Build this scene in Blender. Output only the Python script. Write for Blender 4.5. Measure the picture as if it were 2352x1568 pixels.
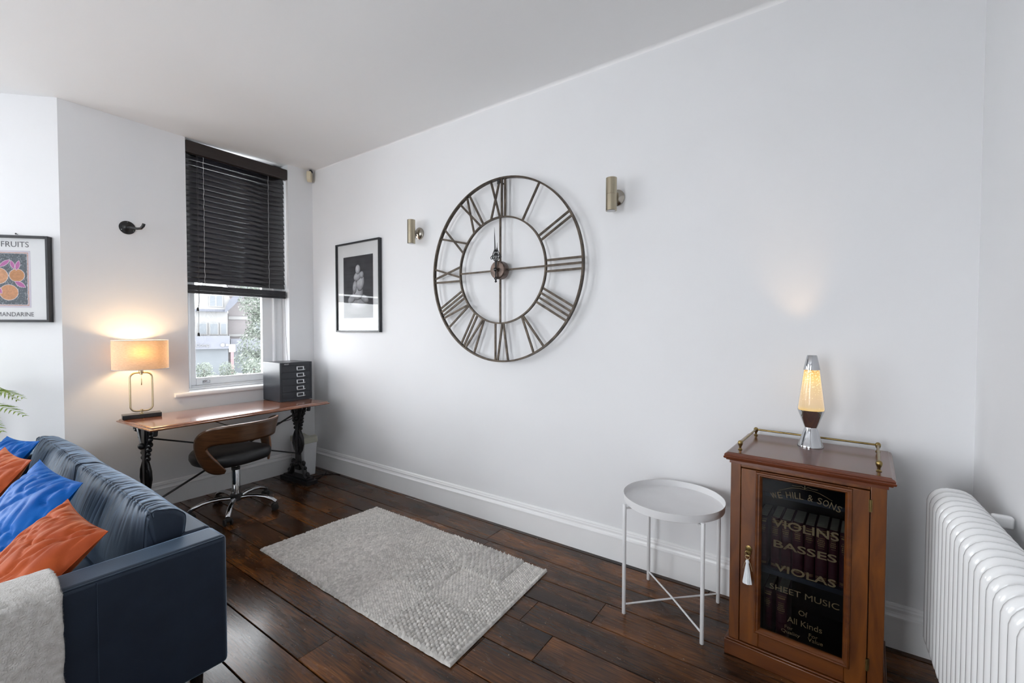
import bpy, bmesh, math, random
import numpy as np
from mathutils import Vector, Matrix
random.seed(7)
PI = math.pi
R = math.radians
for o in list(bpy.data.objects):
    bpy.data.objects.remove(o)
S = bpy.context.scene
COL = S.collection

# ------------------------------------------------------------------ camera
F_PX = 1005.5
yaw, pitch, roll = R(34.867), R(-1.405), R(0.07)
fw = Vector((-math.sin(yaw) * math.cos(pitch), math.cos(yaw) * math.cos(pitch), math.sin(pitch)))
rt = Vector((math.cos(yaw), math.sin(yaw), 0))
up = rt.cross(fw)
r2 = rt * math.cos(roll) + up * math.sin(roll)
u2 = -rt * math.sin(roll) + up * math.cos(roll)
cam_d = bpy.data.cameras.new('camera')
cam = bpy.data.objects.new('camera', cam_d)
COL.objects.link(cam)
m = Matrix((r2, u2, -fw)).transposed().to_4x4()
m.translation = Vector((0, 0, 1.32))
cam.matrix_world = m
cam_d.sensor_width = 36
cam_d.lens = F_PX / 2352 * 36
cam_d.clip_start = 0.02
cam_d.clip_end = 400
S.camera = cam

# ------------------------------------------------------------------ colour management
S.view_settings.view_transform = 'Standard'
S.view_settings.look = 'None'
S.view_settings.exposure = 1.05
S.view_settings.gamma = 1.0
S.view_settings.use_curve_mapping = False

# ------------------------------------------------------------------ sky and daylight
W = bpy.data.worlds.new('World')
S.world = W
W.use_nodes = True
bg = W.node_tree.nodes['Background']
bg.inputs[0].default_value = (0.93, 0.965, 1.0, 1)
# thin overcast: a little brighter low down than overhead
wt = W.node_tree
w_tc = wt.nodes.new('ShaderNodeTexCoord')
w_sep = wt.nodes.new('ShaderNodeSeparateXYZ')
w_mr = wt.nodes.new('ShaderNodeMapRange')
w_mr.inputs['From Min'].default_value = 0.0
w_mr.inputs['From Max'].default_value = 1.0
w_mr.inputs['To Min'].default_value = 6.6
w_mr.inputs['To Max'].default_value = 4.4
wt.links.new(w_tc.outputs['Generated'], w_sep.inputs[0])
wt.links.new(w_sep.outputs[2], w_mr.inputs['Value'])
wt.links.new(w_mr.outputs[0], bg.inputs[1])


def window_portal(name, loc, target, sx, sy):
    """marks a window opening so the sky's light through it is sampled well; gives off no light itself"""
    d = bpy.data.lights.new(name, 'AREA')
    d.shape = 'RECTANGLE'
    d.size, d.size_y = sx, sy
    d.cycles.is_portal = True
    o = bpy.data.objects.new(name, d)
    COL.objects.link(o)
    o.location = loc
    o.rotation_euler = (Vector(target) - Vector(loc)).to_track_quat('-Z', 'Y').to_euler()
    return o


# daylight: the overcast sky shines in through the desk window, the bay and an added rear window
window_portal('portal_bay', (-5.12, -1.005, 1.55), (-3.0, -1.005, 1.55), 1.25, 2.2)
window_portal('portal_bay_side', (-4.50, -2.32, 1.55), (-3.50, -1.32, 1.55), .8, 2.2)
window_portal('portal_rear', (-1.605, -3.48, 1.4), (-1.605, 0, 1.4), 1.35, 2.3)
window_portal('portal_desk', (-4.31, 1.76, 1.8), (-3.0, 1.76, 1.8), .9, 2.1)

# ------------------------------------------------------------------ helpers


def thing(name, label, cat, loc=(0, 0, 0), rotz=0.0, group=None):
    o = bpy.data.objects.new(name, None)
    COL.objects.link(o)
    o.empty_display_size = 0.05
    o.location = loc
    o.rotation_euler = (0, 0, rotz)
    o['label'] = label
    o['category'] = cat
    if group:
        o['group'] = group
    return o


def tag(o, label, cat, group=None):
    o['label'] = label
    o['category'] = cat
    if group:
        o['group'] = group
    return o


class MB:
    def __init__(s):
        s.v = []
        s.f = []

    def add(s, vs, fs, mat=None):
        n = len(s.v)
        for p in vs:
            p = Vector(p)
            if mat is not None:
                p = mat @ p
            s.v.append(tuple(p))
        s.f += [tuple(i + n for i in f) for f in fs]
        return s

    def box(s, a, b, mat=None):
        x0, y0, z0 = a
        x1, y1, z1 = b
        vs = [(x0, y0, z0), (x1, y0, z0), (x1, y1, z0), (x0, y1, z0), (x0, y0, z1), (x1, y0, z1), (x1, y1, z1), (x0, y1, z1)]
        fs = [(0, 3, 2, 1), (4, 5, 6, 7), (0, 1, 5, 4), (1, 2, 6, 5), (2, 3, 7, 6), (3, 0, 4, 7)]
        return s.add(vs, fs, mat)

    def bar(s, p, q, w, h, upv=(0, 0, 1)):
        """box-section bar from p to q: w across, h along upv"""
        p, q = Vector(p), Vector(q)
        d = (q - p).normalized()
        u = Vector(upv)
        sd = d.cross(u)
        if sd.length < 1e-5:
            sd = d.cross(Vector((1, 0, 0)))
        sd.normalize()
        u = sd.cross(d).normalized()
        vs = []
        for c in (p, q):
            for a, b in ((-1, -1), (1, -1), (1, 1), (-1, 1)):
                vs.append(c + sd * a * w / 2 + u * b * h / 2)
        fs = [(0, 1, 2, 3), (7, 6, 5, 4), (0, 4, 5, 1), (1, 5, 6, 2), (2, 6, 7, 3), (3, 7, 4, 0)]
        return s.add(vs, fs)

    def tube(s, pts, r, n=8, closed=False, flat=1.0):
        pts = [Vector(p) for p in pts]
        rs = r if isinstance(r, (list, tuple)) else [r] * len(pts)
        N = len(pts)
        t0 = (pts[1] - pts[0]).normalized()
        a = Vector((0, 0, 1)) if abs(t0.z) < 0.9 else Vector((1, 0, 0))
        nrm = t0.cross(a).normalized()
        vs = []
        for i in range(N):
            if closed:
                t = (pts[(i + 1) % N] - pts[i - 1]).normalized()
            else:
                t = (pts[min(i + 1, N - 1)] - pts[max(i - 1, 0)]).normalized()
            nrm = (nrm - t * nrm.dot(t))
            if nrm.length < 1e-6:
                nrm = t.orthogonal()
            nrm.normalize()
            b = t.cross(nrm)
            for k in range(n):
                an = 2 * PI * k / n
                vs.append(pts[i] + nrm * math.cos(an) * rs[i] + b * math.sin(an) * rs[i] * flat)
        fs = []
        M = N if closed else N - 1
        for i in range(M):
            j = (i + 1) % N
            for k in range(n):
                fs.append((i * n + k, i * n + (k + 1) % n, j * n + (k + 1) % n, j * n + k))
        if not closed:
            fs.append(tuple(reversed(range(n))))
            fs.append(tuple((N - 1) * n + k for k in range(n)))
        return s.add(vs, fs)

    def lathe(s, prof, c=(0, 0, 0), n=32, mat=None, cap=True, ex=1.0):
        vs = []
        for r, z in prof:
            for k in range(n):
                a = 2 * PI * k / n
                vs.append((c[0] + r * math.cos(a) * ex, c[1] + r * math.sin(a), c[2] + z))
        fs = []
        for i in range(len(prof) - 1):
            for k in range(n):
                fs.append((i * n + k, i * n + (k + 1) % n, (i + 1) * n + (k + 1) % n, (i + 1) * n + k))
        if cap:
            fs.append(tuple(reversed(range(n))))
            fs.append(tuple((len(prof) - 1) * n + k for k in range(n)))
        return s.add(vs, fs, mat)

    def ball(s, c, r, sc=(1, 1, 1), n=12, m=8):
        prof = [(max(1e-5, math.sin(PI * i / m)), -math.cos(PI * i / m)) for i in range(m + 1)]
        vs = []
        for a, z in prof:
            for k in range(n):
                t = 2 * PI * k / n
                vs.append((c[0] + r * a * math.cos(t) * sc[0], c[1] + r * a * math.sin(t) * sc[1], c[2] + r * z * sc[2]))
        fs = []
        for i in range(m):
            for k in range(n):
                fs.append((i * n + k, i * n + (k + 1) % n, (i + 1) * n + (k + 1) % n, (i + 1) * n + k))
        return s.add(vs, fs)

    def prism(s, out, a, b, axis='y'):
        """2-D outline (counter-clockwise) extruded along axis from a to b"""
        n = len(out)

        def P(u, v, w):
            return {'x': (w, u, v), 'y': (u, w, v), 'z': (u, v, w)}[axis]
        vs = [P(u, v, a) for u, v in out] + [P(u, v, b) for u, v in out]
        fs = [tuple(range(n)), tuple(reversed(range(n, 2 * n)))]
        for i in range(n):
            j = (i + 1) % n
            fs.append((i, i + n, j + n, j))
        return s.add(vs, fs)

    def grid(s, P, wrap_u=False, wrap_v=False):
        """P: array (nu, nv, 3)"""
        nu, nv = P.shape[:2]
        vs = [tuple(p) for p in P.reshape(-1, 3)]
        fs = []
        for i in range(nu if wrap_u else nu - 1):
            for j in range(nv if wrap_v else nv - 1):
                a, b = (i + 1) % nu, (j + 1) % nv
                fs.append((i * nv + j, a * nv + j, a * nv + b, i * nv + b))
        return s.add(vs, fs)

    def build(s, name, mat, parent=None, bevel=0, seg=2, smooth=True, ang=38, recalc=True):
        me = bpy.data.meshes.new(name)
        me.from_pydata([tuple(p) for p in s.v], [], s.f)
        if recalc:
            bm = bmesh.new()
            bm.from_mesh(me)
            bmesh.ops.recalc_face_normals(bm, faces=bm.faces)
            bm.to_mesh(me)
            bm.free()
        if smooth:
            me.polygons.foreach_set('use_smooth', [True] * len(me.polygons))
            me.set_sharp_from_angle(angle=R(ang))
        me.materials.append(mat)
        o = bpy.data.objects.new(name, me)
        COL.objects.link(o)
        if parent:
            o.parent = parent
        if bevel:
            md = o.modifiers.new('bevel', 'BEVEL')
            md.width = bevel
            md.segments = seg
            md.limit_method = 'ANGLE'
            md.angle_limit = R(40)
        return o


def struct(o):
    o['kind'] = 'structure'
    return o


def vnoise(x, y, seed=0):
    """smooth value noise on numpy arrays"""
    xi, yi = np.floor(x).astype(np.int64), np.floor(y).astype(np.int64)
    fx, fy = x - xi, y - yi
    fx, fy = fx * fx * (3 - 2 * fx), fy * fy * (3 - 2 * fy)

    def h(a, b):
        v = np.sin(a * 127.1 + b * 311.7 + seed * 74.7) * 43758.5453
        return v - np.floor(v)
    return (h(xi, yi) * (1 - fx) + h(xi + 1, yi) * fx) * (1 - fy) + (h(xi, yi + 1) * (1 - fx) + h(xi + 1, yi + 1) * fx) * fy


# ------------------------------------------------------------------ materials
def new_mat(name):
    m = bpy.data.materials.new(name)
    m.use_nodes = True
    nt = m.node_tree
    return m, nt, nt.nodes['Principled BSDF']


def N(nt, t, **kw):
    n = nt.nodes.new(t)
    for k, v in kw.items():
        setattr(n, k, v)
    return n


def ramp(nt, stops):
    n = nt.nodes.new('ShaderNodeValToRGB')
    e = n.color_ramp.elements
    while len(e) < len(stops):
        e.new(0.5)
    for i, (p, c) in enumerate(stops):
        e[i].position = p
        e[i].color = (*c, 1)
    return n


def noisy(name, c1, c2, scale=8, stretch=(1, 1, 1), rough=0.5, metal=0.0, bump=0.0, bscale=None, detail=4, coat=0, sheen=0, lo=.3, hi=.7, spec=0.5, rough2=None, sheen_rough=.4, sheen_tint=None, distort=0, bstretch=None, bdist=.002, spec_tint=None):
    m, nt, b = new_mat(name)
    tc = N(nt, 'ShaderNodeTexCoord')
    mp = N(nt, 'ShaderNodeMapping')
    mp.inputs['Scale'].default_value = stretch
    nt.links.new(tc.outputs['Object'], mp.inputs[0])
    nz = N(nt, 'ShaderNodeTexNoise')
    nz.inputs['Scale'].default_value = scale
    nz.inputs['Detail'].default_value = detail
    nz.inputs['Distortion'].default_value = distort
    nt.links.new(mp.outputs[0], nz.inputs['Vector'])
    rp = ramp(nt, [(lo, c1), (hi, c2)])
    nt.links.new(nz.outputs[0], rp.inputs[0])
    nt.links.new(rp.outputs[0], b.inputs['Base Color'])
    b.inputs['Metallic'].default_value = metal
    b.inputs['Specular IOR Level'].default_value = spec
    if spec_tint:
        b.inputs['Specular Tint'].default_value = (*spec_tint, 1)
    if rough2 is not None:
        mr = N(nt, 'ShaderNodeMapRange')
        mr.inputs['To Min'].default_value = rough
        mr.inputs['To Max'].default_value = rough2
        nt.links.new(nz.outputs[0], mr.inputs['Value'])
        nt.links.new(mr.outputs[0], b.inputs['Roughness'])
    else:
        b.inputs['Roughness'].default_value = rough
    if coat:
        b.inputs['Coat Weight'].default_value = coat
        b.inputs['Coat Roughness'].default_value = 0.15
    if sheen:
        b.inputs['Sheen Weight'].default_value = sheen
        b.inputs['Sheen Roughness'].default_value = sheen_rough
        if sheen_tint:
            b.inputs['Sheen Tint'].default_value = (*sheen_tint, 1)
    if bump:
        nb = N(nt, 'ShaderNodeTexNoise')
        nb.inputs['Scale'].default_value = bscale or scale * 4
        nb.inputs['Detail'].default_value = 3
        if bstretch:
            mb = N(nt, 'ShaderNodeMapping')
            mb.inputs['Scale'].default_value = bstretch
            nt.links.new(tc.outputs['Object'], mb.inputs[0])
            nt.links.new(mb.outputs[0], nb.inputs['Vector'])
        else:
            nt.links.new(tc.outputs['Object'], nb.inputs['Vector'])
        bp = N(nt, 'ShaderNodeBump')
        bp.inputs['Strength'].default_value = bump
        bp.inputs['Distance'].default_value = bdist
        nt.links.new(nb.outputs[0], bp.inputs['Height'])
        nt.links.new(bp.outputs[0], b.inputs['Normal'])
    return m


def glassy(name, tint=(1, 1, 1), ior=1.5, rough=0.0):
    """thin pane: transparent with Fresnel reflection"""
    m, nt, b = new_mat(name)
    nt.nodes.remove(b)
    out = nt.nodes['Material Output']
    tr = N(nt, 'ShaderNodeBsdfTransparent')
    tr.inputs[0].default_value = (*tint, 1)
    gl = N(nt, 'ShaderNodeBsdfGlossy')
    gl.inputs['Roughness'].default_value = rough
    lw = N(nt, 'ShaderNodeLayerWeight')
    lw.inputs[0].default_value = 0.5
    pw = N(nt, 'ShaderNodeMath', operation='POWER')
    pw.inputs[1].default_value = 5.0
    nt.links.new(lw.outputs['Facing'], pw.inputs[0])
    fr = N(nt, 'ShaderNodeMath', operation='MULTIPLY_ADD')
    f0 = ((ior - 1) / (ior + 1)) ** 2
    fr.inputs[1].default_value = 1 - f0
    fr.inputs[2].default_value = f0
    nt.links.new(pw.outputs[0], fr.inputs[0])
    mx = N(nt, 'ShaderNodeMixShader')
    nt.links.new(fr.outputs[0], mx.inputs[0])
    nt.links.new(tr.outputs[0], mx.inputs[1])
    nt.links.new(gl.outputs[0], mx.inputs[2])
    nt.links.new(mx.outputs[0], out.inputs[0])
    return m


M = {}
M['wall'] = noisy('wall_paint', (0.80, 0.805, 0.82), (0.825, 0.83, 0.845), 1.5, rough=0.62, bump=0.06, bscale=60, bdist=.001)
M['ceil'] = noisy('ceiling_paint', (0.88, 0.88, 0.885), (0.90, 0.90, 0.905), 1.2, rough=0.65)
M['gloss'] = noisy('white_gloss_paint', (0.86, 0.865, 0.87), (0.89, 0.895, 0.90), 3, rough=0.3)
M['upvc'] = noisy('white_frame', (0.82, 0.84, 0.86), (0.86, 0.87, 0.88), 3, rough=0.25)
M['iron'] = noisy('black_cast_iron', (0.006, 0.006, 0.007), (0.016, 0.016, 0.018), 30, rough=0.28, bump=0.25, bscale=80)
M['blk_metal'] = noisy('black_steel', (0.016, 0.019, 0.026), (0.022, 0.026, 0.034), 10, rough=0.33)
M['chrome'] = noisy('chrome', (0.50, 0.51, 0.53), (0.56, 0.57, 0.59), 5, rough=0.07, metal=1)
M['brass'] = noisy('aged_brass', (0.20, 0.14, 0.055), (0.34, 0.25, 0.10), 40, rough=0.28, metal=1)
M['satin_brass'] = noisy('satin_brass', (0.52, 0.42, 0.26), (0.60, 0.50, 0.33), 20, rough=0.3, metal=1)
M['sconce'] = noisy('brushed_antique_brass', (0.40, 0.35, 0.26), (0.50, 0.44, 0.33), 12, stretch=(1, 1, .1), rough=0.26, metal=1)
M['sconce_plate'] = noisy('nickel_plate', (0.36, 0.33, 0.28), (0.46, 0.43, 0.38), 12, rough=0.22, metal=1)
M['clock'] = noisy('aged_iron_clock', (0.040, 0.032, 0.026), (0.11, 0.088, 0.068), 28, rough=0.45, metal=0.75, bump=.3, bscale=90)
M['clock_hub'] = noisy('rusty_hub', (0.07, 0.05, 0.042), (0.17, 0.12, 0.10), 40, rough=0.4, metal=0.6)
M['black_gloss'] = noisy('black_gloss', (0.008, 0.008, 0.009), (0.014, 0.014, 0.015), 10, rough=0.2)
M['black_plastic'] = noisy('black_plastic', (0.012, 0.012, 0.013), (0.02, 0.02, 0.021), 10, rough=0.45)
M['leather'] = noisy('black_leather', (0.007, 0.008, 0.009), (0.012, 0.013, 0.015), 12, rough=0.42, bump=0.25, bscale=220, bdist=.0008)
M['walnut'] = noisy('walnut_ply', (0.045, 0.018, 0.007), (0.125, 0.055, 0.022), 9, stretch=(1, 1, 9), rough=0.3, coat=.35, distort=.6, lo=.25, hi=.8)
M['ply_edge'] = noisy('ply_edge', (0.13, 0.055, 0.025), (0.20, 0.09, 0.045), 20, rough=0.35)
M['desk'] = noisy('desk_mahogany', (0.15, 0.045, 0.018), (0.30, 0.105, 0.042), 6, stretch=(9, 1, 9), rough=0.16, rough2=.22, coat=.9, distort=.5, bump=.05, bscale=40)
M['desk_edge'] = noisy('desk_mahogany_edge', (0.10, 0.028, 0.014), (0.19, 0.06, 0.03), 8, stretch=(6, 1, 6), rough=0.22, coat=.4)
M['cab'] = noisy('cabinet_mahogany', (0.055, 0.012, 0.0022), (0.19, 0.058, 0.0075), 5, stretch=(4, 4, .7), rough=0.32, coat=.1, distort=1.2, lo=.25, hi=.78)
M['cab_h'] = noisy('cabinet_mahogany_rails', (0.055, 0.012, 0.0022), (0.16, 0.046, 0.0065), 5, stretch=(.7, 4, 5), rough=0.32, coat=.1, distort=1.0, lo=.25, hi=.78)
M['cab_top'] = noisy('cabinet_top', (0.09, 0.022, 0.009), (0.15, 0.040, 0.015), 5, stretch=(.8, 5, 5), rough=0.24, coat=.3, distort=.8)
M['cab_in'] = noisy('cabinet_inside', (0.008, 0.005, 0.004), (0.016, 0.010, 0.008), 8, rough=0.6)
M['shelf'] = noisy('dark_shelf', (0.012, 0.016, 0.026), (0.02, 0.026, 0.04), 8, rough=0.35)
M['maroon'] = noisy('maroon_book_leather', (0.055, 0.008, 0.014), (0.085, 0.014, 0.022), 30, rough=0.42, bump=.15, bscale=200, bdist=.0006)
M['pages'] = noisy('book_pages', (0.45, 0.40, 0.30), (0.55, 0.5, 0.38), 60, rough=0.8)
M['gold'] = noisy('gold_leaf', (0.42, 0.27, 0.10), (0.55, 0.38, 0.16), 80, rough=0.4, metal=.55)
M['gold_letter'] = noisy('gilt_lettering', (0.052, 0.037, 0.016), (0.082, 0.060, 0.026), 60, rough=0.42, metal=.3)
M['velvet'] = noisy('slate_blue_velvet', (0.005, 0.008, 0.018), (0.008, 0.013, 0.026), 14, rough=0.54, sheen=.9, sheen_rough=.34, sheen_tint=(.50, .72, 1.0), bump=.12, bscale=260, spec=.6, spec_tint=(.66, .82, 1.0))
M['blue'] = noisy('royal_blue_velvet', (0.001, 0.065, 0.30), (0.001, 0.095, 0.40), 10, rough=0.55, sheen=.35, sheen_rough=.3, sheen_tint=(.03, .42, 1.0), bump=.1, bscale=260, spec=.3, spec_tint=(.3, .6, 1.0))
M['orange'] = noisy('burnt_orange_velvet', (0.30, 0.045, 0.008), (0.42, 0.075, 0.014), 12, rough=0.7, sheen=.5, sheen_rough=.35, sheen_tint=(1.0, .50, .28), bump=.12, bscale=260, spec=.25)
M['throw'] = noisy('oatmeal_wool', (0.52, 0.50, 0.47), (0.68, 0.665, 0.64), 60, rough=0.95, sheen=.5, bump=1.0, bscale=230, detail=6, bdist=.004, spec=.1)
M['rad'] = noisy('radiator_enamel', (0.87, 0.875, 0.88), (0.90, 0.905, 0.91), 3, rough=0.16, coat=.4)
M['table_w'] = noisy('white_powder_coat', (0.74, 0.74, 0.75), (0.77, 0.77, 0.78), 10, rough=0.38)
M['bin'] = noisy('white_plastic', (0.60, 0.61, 0.63), (0.64, 0.65, 0.67), 6, rough=0.45)
M['bin_lid'] = noisy('cream_plastic', (0.40, 0.40, 0.33), (0.45, 0.45, 0.38), 6, rough=0.5)
M['cream'] = noisy('yellowed_plastic', (0.62, 0.54, 0.38), (0.68, 0.60, 0.44), 8, rough=0.35)
M['frame_blk'] = noisy('black_frame', (0.016, 0.018, 0.021), (0.026, 0.028, 0.033), 30, rough=0.35)
M['paper'] = noisy('poster_paper', (0.74, 0.75, 0.76), (0.77, 0.78, 0.79), 5, rough=0.7)
M['mat_board'] = noisy('mount_board', (0.66, 0.67, 0.68), (0.69, 0.70, 0.71), 5, rough=0.7)
M['ink'] = noisy('printed_ink', (0.10, 0.10, 0.11), (0.15, 0.15, 0.16), 40, rough=0.7)
M['blind'] = noisy('black_blind_slat', (0.014, 0.014, 0.018), (0.022, 0.022, 0.028), 8, stretch=(1, .2, 1), rough=0.26, coat=.4)
M['blind_v'] = noisy('black_valance', (0.016, 0.011, 0.010), (0.028, 0.020, 0.018), 10, stretch=(6, .6, 6), rough=0.35)
M['cord_l'] = noisy('pale_cord', (0.55, 0.56, 0.58), (0.62, 0.63, 0.65), 50, rough=0.8)
M['cord_d'] = noisy('dark_cord', (0.02, 0.02, 0.022), (0.03, 0.03, 0.032), 50, rough=0.7)
M['terracotta'] = noisy('grey_pot', (0.20, 0.20, 0.20), (0.28, 0.28, 0.27), 12, rough=0.7)
M['soil'] = noisy('soil', (0.02, 0.012, 0.008), (0.05, 0.03, 0.02), 60, rough=1.0)
M['fern'] = noisy('fern_leaf', (0.20, 0.34, 0.05), (0.42, 0.55, 0.12), 25, rough=0.5)
M['rubber'] = noisy('black_rubber', (0.01, 0.01, 0.01), (0.015, 0.015, 0.015), 20, rough=0.6)
M['tassel'] = noisy('white_tassel', (0.68, 0.70, 0.74), (0.80, 0.82, 0.85), 60, stretch=(8, 8, .6), rough=0.7)
M['lens'] = noisy('frosted_lens', (0.55, 0.56, 0.57), (0.62, 0.62, 0.63), 10, rough=0.3)
M['glass'] = glassy('window_glass')
M['pic_glass'] = glassy('picture_glass', ior=1.35)
M['door_glass'] = glassy('cabinet_glass', tint=(.66, .68, .70), ior=1.2)
M['lamp_glass'] = glassy('lamp_glass', ior=1.45)


def wood_floor():
    m, nt, b = new_mat('dark_stained_floorboards')
    tc = N(nt, 'ShaderNodeTexCoord')
    at = N(nt, 'ShaderNodeAttribute')
    at.attribute_name = 'board'
    # shift the grain on each board
    sep = N(nt, 'ShaderNodeSeparateColor')
    nt.links.new(at.outputs['Color'], sep.inputs[0])
    cmb = N(nt, 'ShaderNodeCombineXYZ')
    mu = N(nt, 'ShaderNodeMath', operation='MULTIPLY')
    mu.inputs[1].default_value = 37.0
    nt.links.new(sep.outputs[0], mu.inputs[0])
    nt.links.new(mu.outputs[0], cmb.inputs[0])
    nt.links.new(mu.outputs[0], cmb.inputs[2])
    ad = N(nt, 'ShaderNodeVectorMath', operation='ADD')
    nt.links.new(tc.outputs['Object'], ad.inputs[0])
    nt.links.new(cmb.outputs[0], ad.inputs[1])

    def noise(scale, st, det, dist=0.0, src=ad):
        mp = N(nt, 'ShaderNodeMapping')
        mp.inputs['Scale'].default_value = st
        nt.links.new(src.outputs[0], mp.inputs[0])
        n = N(nt, 'ShaderNodeTexNoise')
        n.inputs['Scale'].default_value = scale
        n.inputs['Detail'].default_value = det
        n.inputs['Distortion'].default_value = dist
        nt.links.new(mp.outputs[0], n.inputs['Vector'])
        return n
    big = noise(2.6, (.8, 3, 1), 5, .5)
    grain = noise(16, (.55, 9, 1), 6, .3)
    r1 = ramp(nt, [(0.30, (0.017, 0.007, 0.003)), (0.50, (0.066, 0.026, 0.008)), (0.72, (0.18, 0.070, 0.018))])
    nt.links.new(big.outputs[0], r1.inputs[0])
    r2 = ramp(nt, [(0.30, (0.36, 0.33, 0.31)), (0.68, (1.25, 1.15, 1.05))])
    nt.links.new(grain.outputs[0], r2.inputs[0])
    mx = N(nt, 'ShaderNodeMix', data_type='RGBA', blend_type='MULTIPLY')
    mx.inputs[0].default_value = 1.0
    nt.links.new(r1.outputs[0], mx.inputs[6])
    nt.links.new(r2.outputs[0], mx.inputs[7])
    # tone of each board
    mr = N(nt, 'ShaderNodeMapRange')
    mr.inputs['To Min'].default_value = 0.62
    mr.inputs['To Max'].default_value = 1.45
    nt.links.new(sep.outputs[1], mr.inputs['Value'])
    vm = N(nt, 'ShaderNodeVectorMath', operation='SCALE')
    nt.links.new(mx.outputs[2], vm.inputs[0])
    nt.links.new(mr.outputs[0], vm.inputs['Scale'])
    # little pale flecks of wear
    fl = noise(75, (1, 2.0, 1), 2, 0)
    rf = ramp(nt, [(0.735, (0, 0, 0)), (0.765, (1, 1, 1))])
    nt.links.new(fl.outputs[0], rf.inputs[0])
    mf = N(nt, 'ShaderNodeMix', data_type='RGBA')
    nt.links.new(rf.outputs[0], mf.inputs[0])
    nt.links.new(vm.outputs[0], mf.inputs[6])
    mf.inputs[7].default_value = (0.30, 0.23, 0.17, 1)
    nt.links.new(mf.outputs[2], b.inputs['Base Color'])
    rg = noise(5, (1, 2.5, 1), 6, .4)
    rr = N(nt, 'ShaderNodeMapRange')
    rr.inputs['From Min'].default_value = .3
    rr.inputs['From Max'].default_value = .7
    rr.inputs['To Min'].default_value = 0.16
    rr.inputs['To Max'].default_value = 0.34
    nt.links.new(rg.outputs[0], rr.inputs['Value'])
    nt.links.new(rr.outputs[0], b.inputs['Roughness'])
    b.inputs['Coat Weight'].default_value = .45
    b.inputs['Coat Roughness'].default_value = .17
    b.inputs['Specular IOR Level'].default_value = .12
    sc = noise(26, (.5, 5, 1), 5, .6)
    bp = N(nt, 'ShaderNodeBump')
    bp.inputs['Strength'].default_value = 0.35
    bp.inputs['Distance'].default_value = 0.0025
    nt.links.new(sc.outputs[0], bp.inputs['Height'])
    nt.links.new(bp.outputs[0], b.inputs['Normal'])
    return m


M['floor'] = wood_floor()


def attr_mat(name, attr, rough=0.7, spec=.3):
    m, nt, b = new_mat(name)
    at = N(nt, 'ShaderNodeAttribute')
    at.attribute_name = attr
    nt.links.new(at.outputs['Color'], b.inputs['Base Color'])
    b.inputs['Roughness'].default_value = rough
    b.inputs['Specular IOR Level'].default_value = spec
    return m


M['print'] = attr_mat('printed_picture', 'ink')
M['rug'] = noisy('undyed_wool_loops', (0.60, 0.575, 0.54), (0.80, 0.775, 0.74), 60, stretch=(1, 1.3, 1), rough=0.95, detail=8, bump=.4, bscale=400, lo=.3, hi=.7, spec=.1)
nt_ = M['rug'].node_tree
at_ = N(nt_, 'ShaderNodeAttribute')
at_.attribute_name = 'wool'
mx_ = N(nt_, 'ShaderNodeMix', data_type='RGBA', blend_type='MULTIPLY')
mx_.inputs[0].default_value = 1.0
pb_ = nt_.nodes['Principled BSDF']
src_ = pb_.inputs['Base Color'].links[0].from_socket
nt_.links.new(src_, mx_.inputs[6])
nt_.links.new(at_.outputs['Color'], mx_.inputs[7])
nt_.links.new(mx_.outputs[2], pb_.inputs['Base Color'])


def lampshade_mat():
    m, nt, b = new_mat('linen_shade')
    out = nt.nodes['Material Output']
    tc = N(nt, 'ShaderNodeTexCoord')
    mp = N(nt, 'ShaderNodeMapping')
    mp.inputs['Scale'].default_value = (1, 1, 6)
    nt.links.new(tc.outputs['Object'], mp.inputs[0])
    nz = N(nt, 'ShaderNodeTexNoise')
    nz.inputs['Scale'].default_value = 60
    nz.inputs['Detail'].default_value = 5
    nt.links.new(mp.outputs[0], nz.inputs['Vector'])
    rp = ramp(nt, [(0.3, (0.50, 0.45, 0.37)), (0.7, (0.64, 0.59, 0.50))])
    nt.links.new(nz.outputs[0], rp.inputs[0])
    df = N(nt, 'ShaderNodeBsdfDiffuse')
    tl = N(nt, 'ShaderNodeBsdfTranslucent')
    rp2 = ramp(nt, [(0.3, (0.62, 0.36, 0.13)), (0.7, (0.80, 0.50, 0.20))])
    nt.links.new(nz.outputs[0], rp2.inputs[0])
    nt.links.new(rp.outputs[0], df.inputs[0])
    nt.links.new(rp2.outputs[0], tl.inputs[0])
    mx = N(nt, 'ShaderNodeMixShader')
    mx.inputs[0].default_value = .14
    nt.links.new(df.outputs[0], mx.inputs[1])
    nt.links.new(tl.outputs[0], mx.inputs[2])
    # linen lets light through mostly straight on, so it glows strongest in front of the bulb
    rf_ = N(nt, 'ShaderNodeBsdfRefraction')
    rf_.inputs['IOR'].default_value = 1.4
    rf_.inputs['Roughness'].default_value = 1.0
    rf_.inputs['Color'].default_value = (1.0, .62, .20, 1)
    mx2 = N(nt, 'ShaderNodeMixShader')
    mx2.inputs[0].default_value = .03
    nt.links.new(mx.outputs[0], mx2.inputs[1])
    nt.links.new(rf_.outputs[0], mx2.inputs[2])
    nt.links.new(mx2.outputs[0], out.inputs[0])
    nt.nodes.remove(b)
    return m


M['shade'] = lampshade_mat()


def emit_mat(name, col, strength):
    m, nt, b = new_mat(name)
    b.inputs['Base Color'].default_value = (0, 0, 0, 1)
    b.inputs['Emission Color'].default_value = (*col, 1)
    b.inputs['Emission Strength'].default_value = strength
    return m


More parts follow.
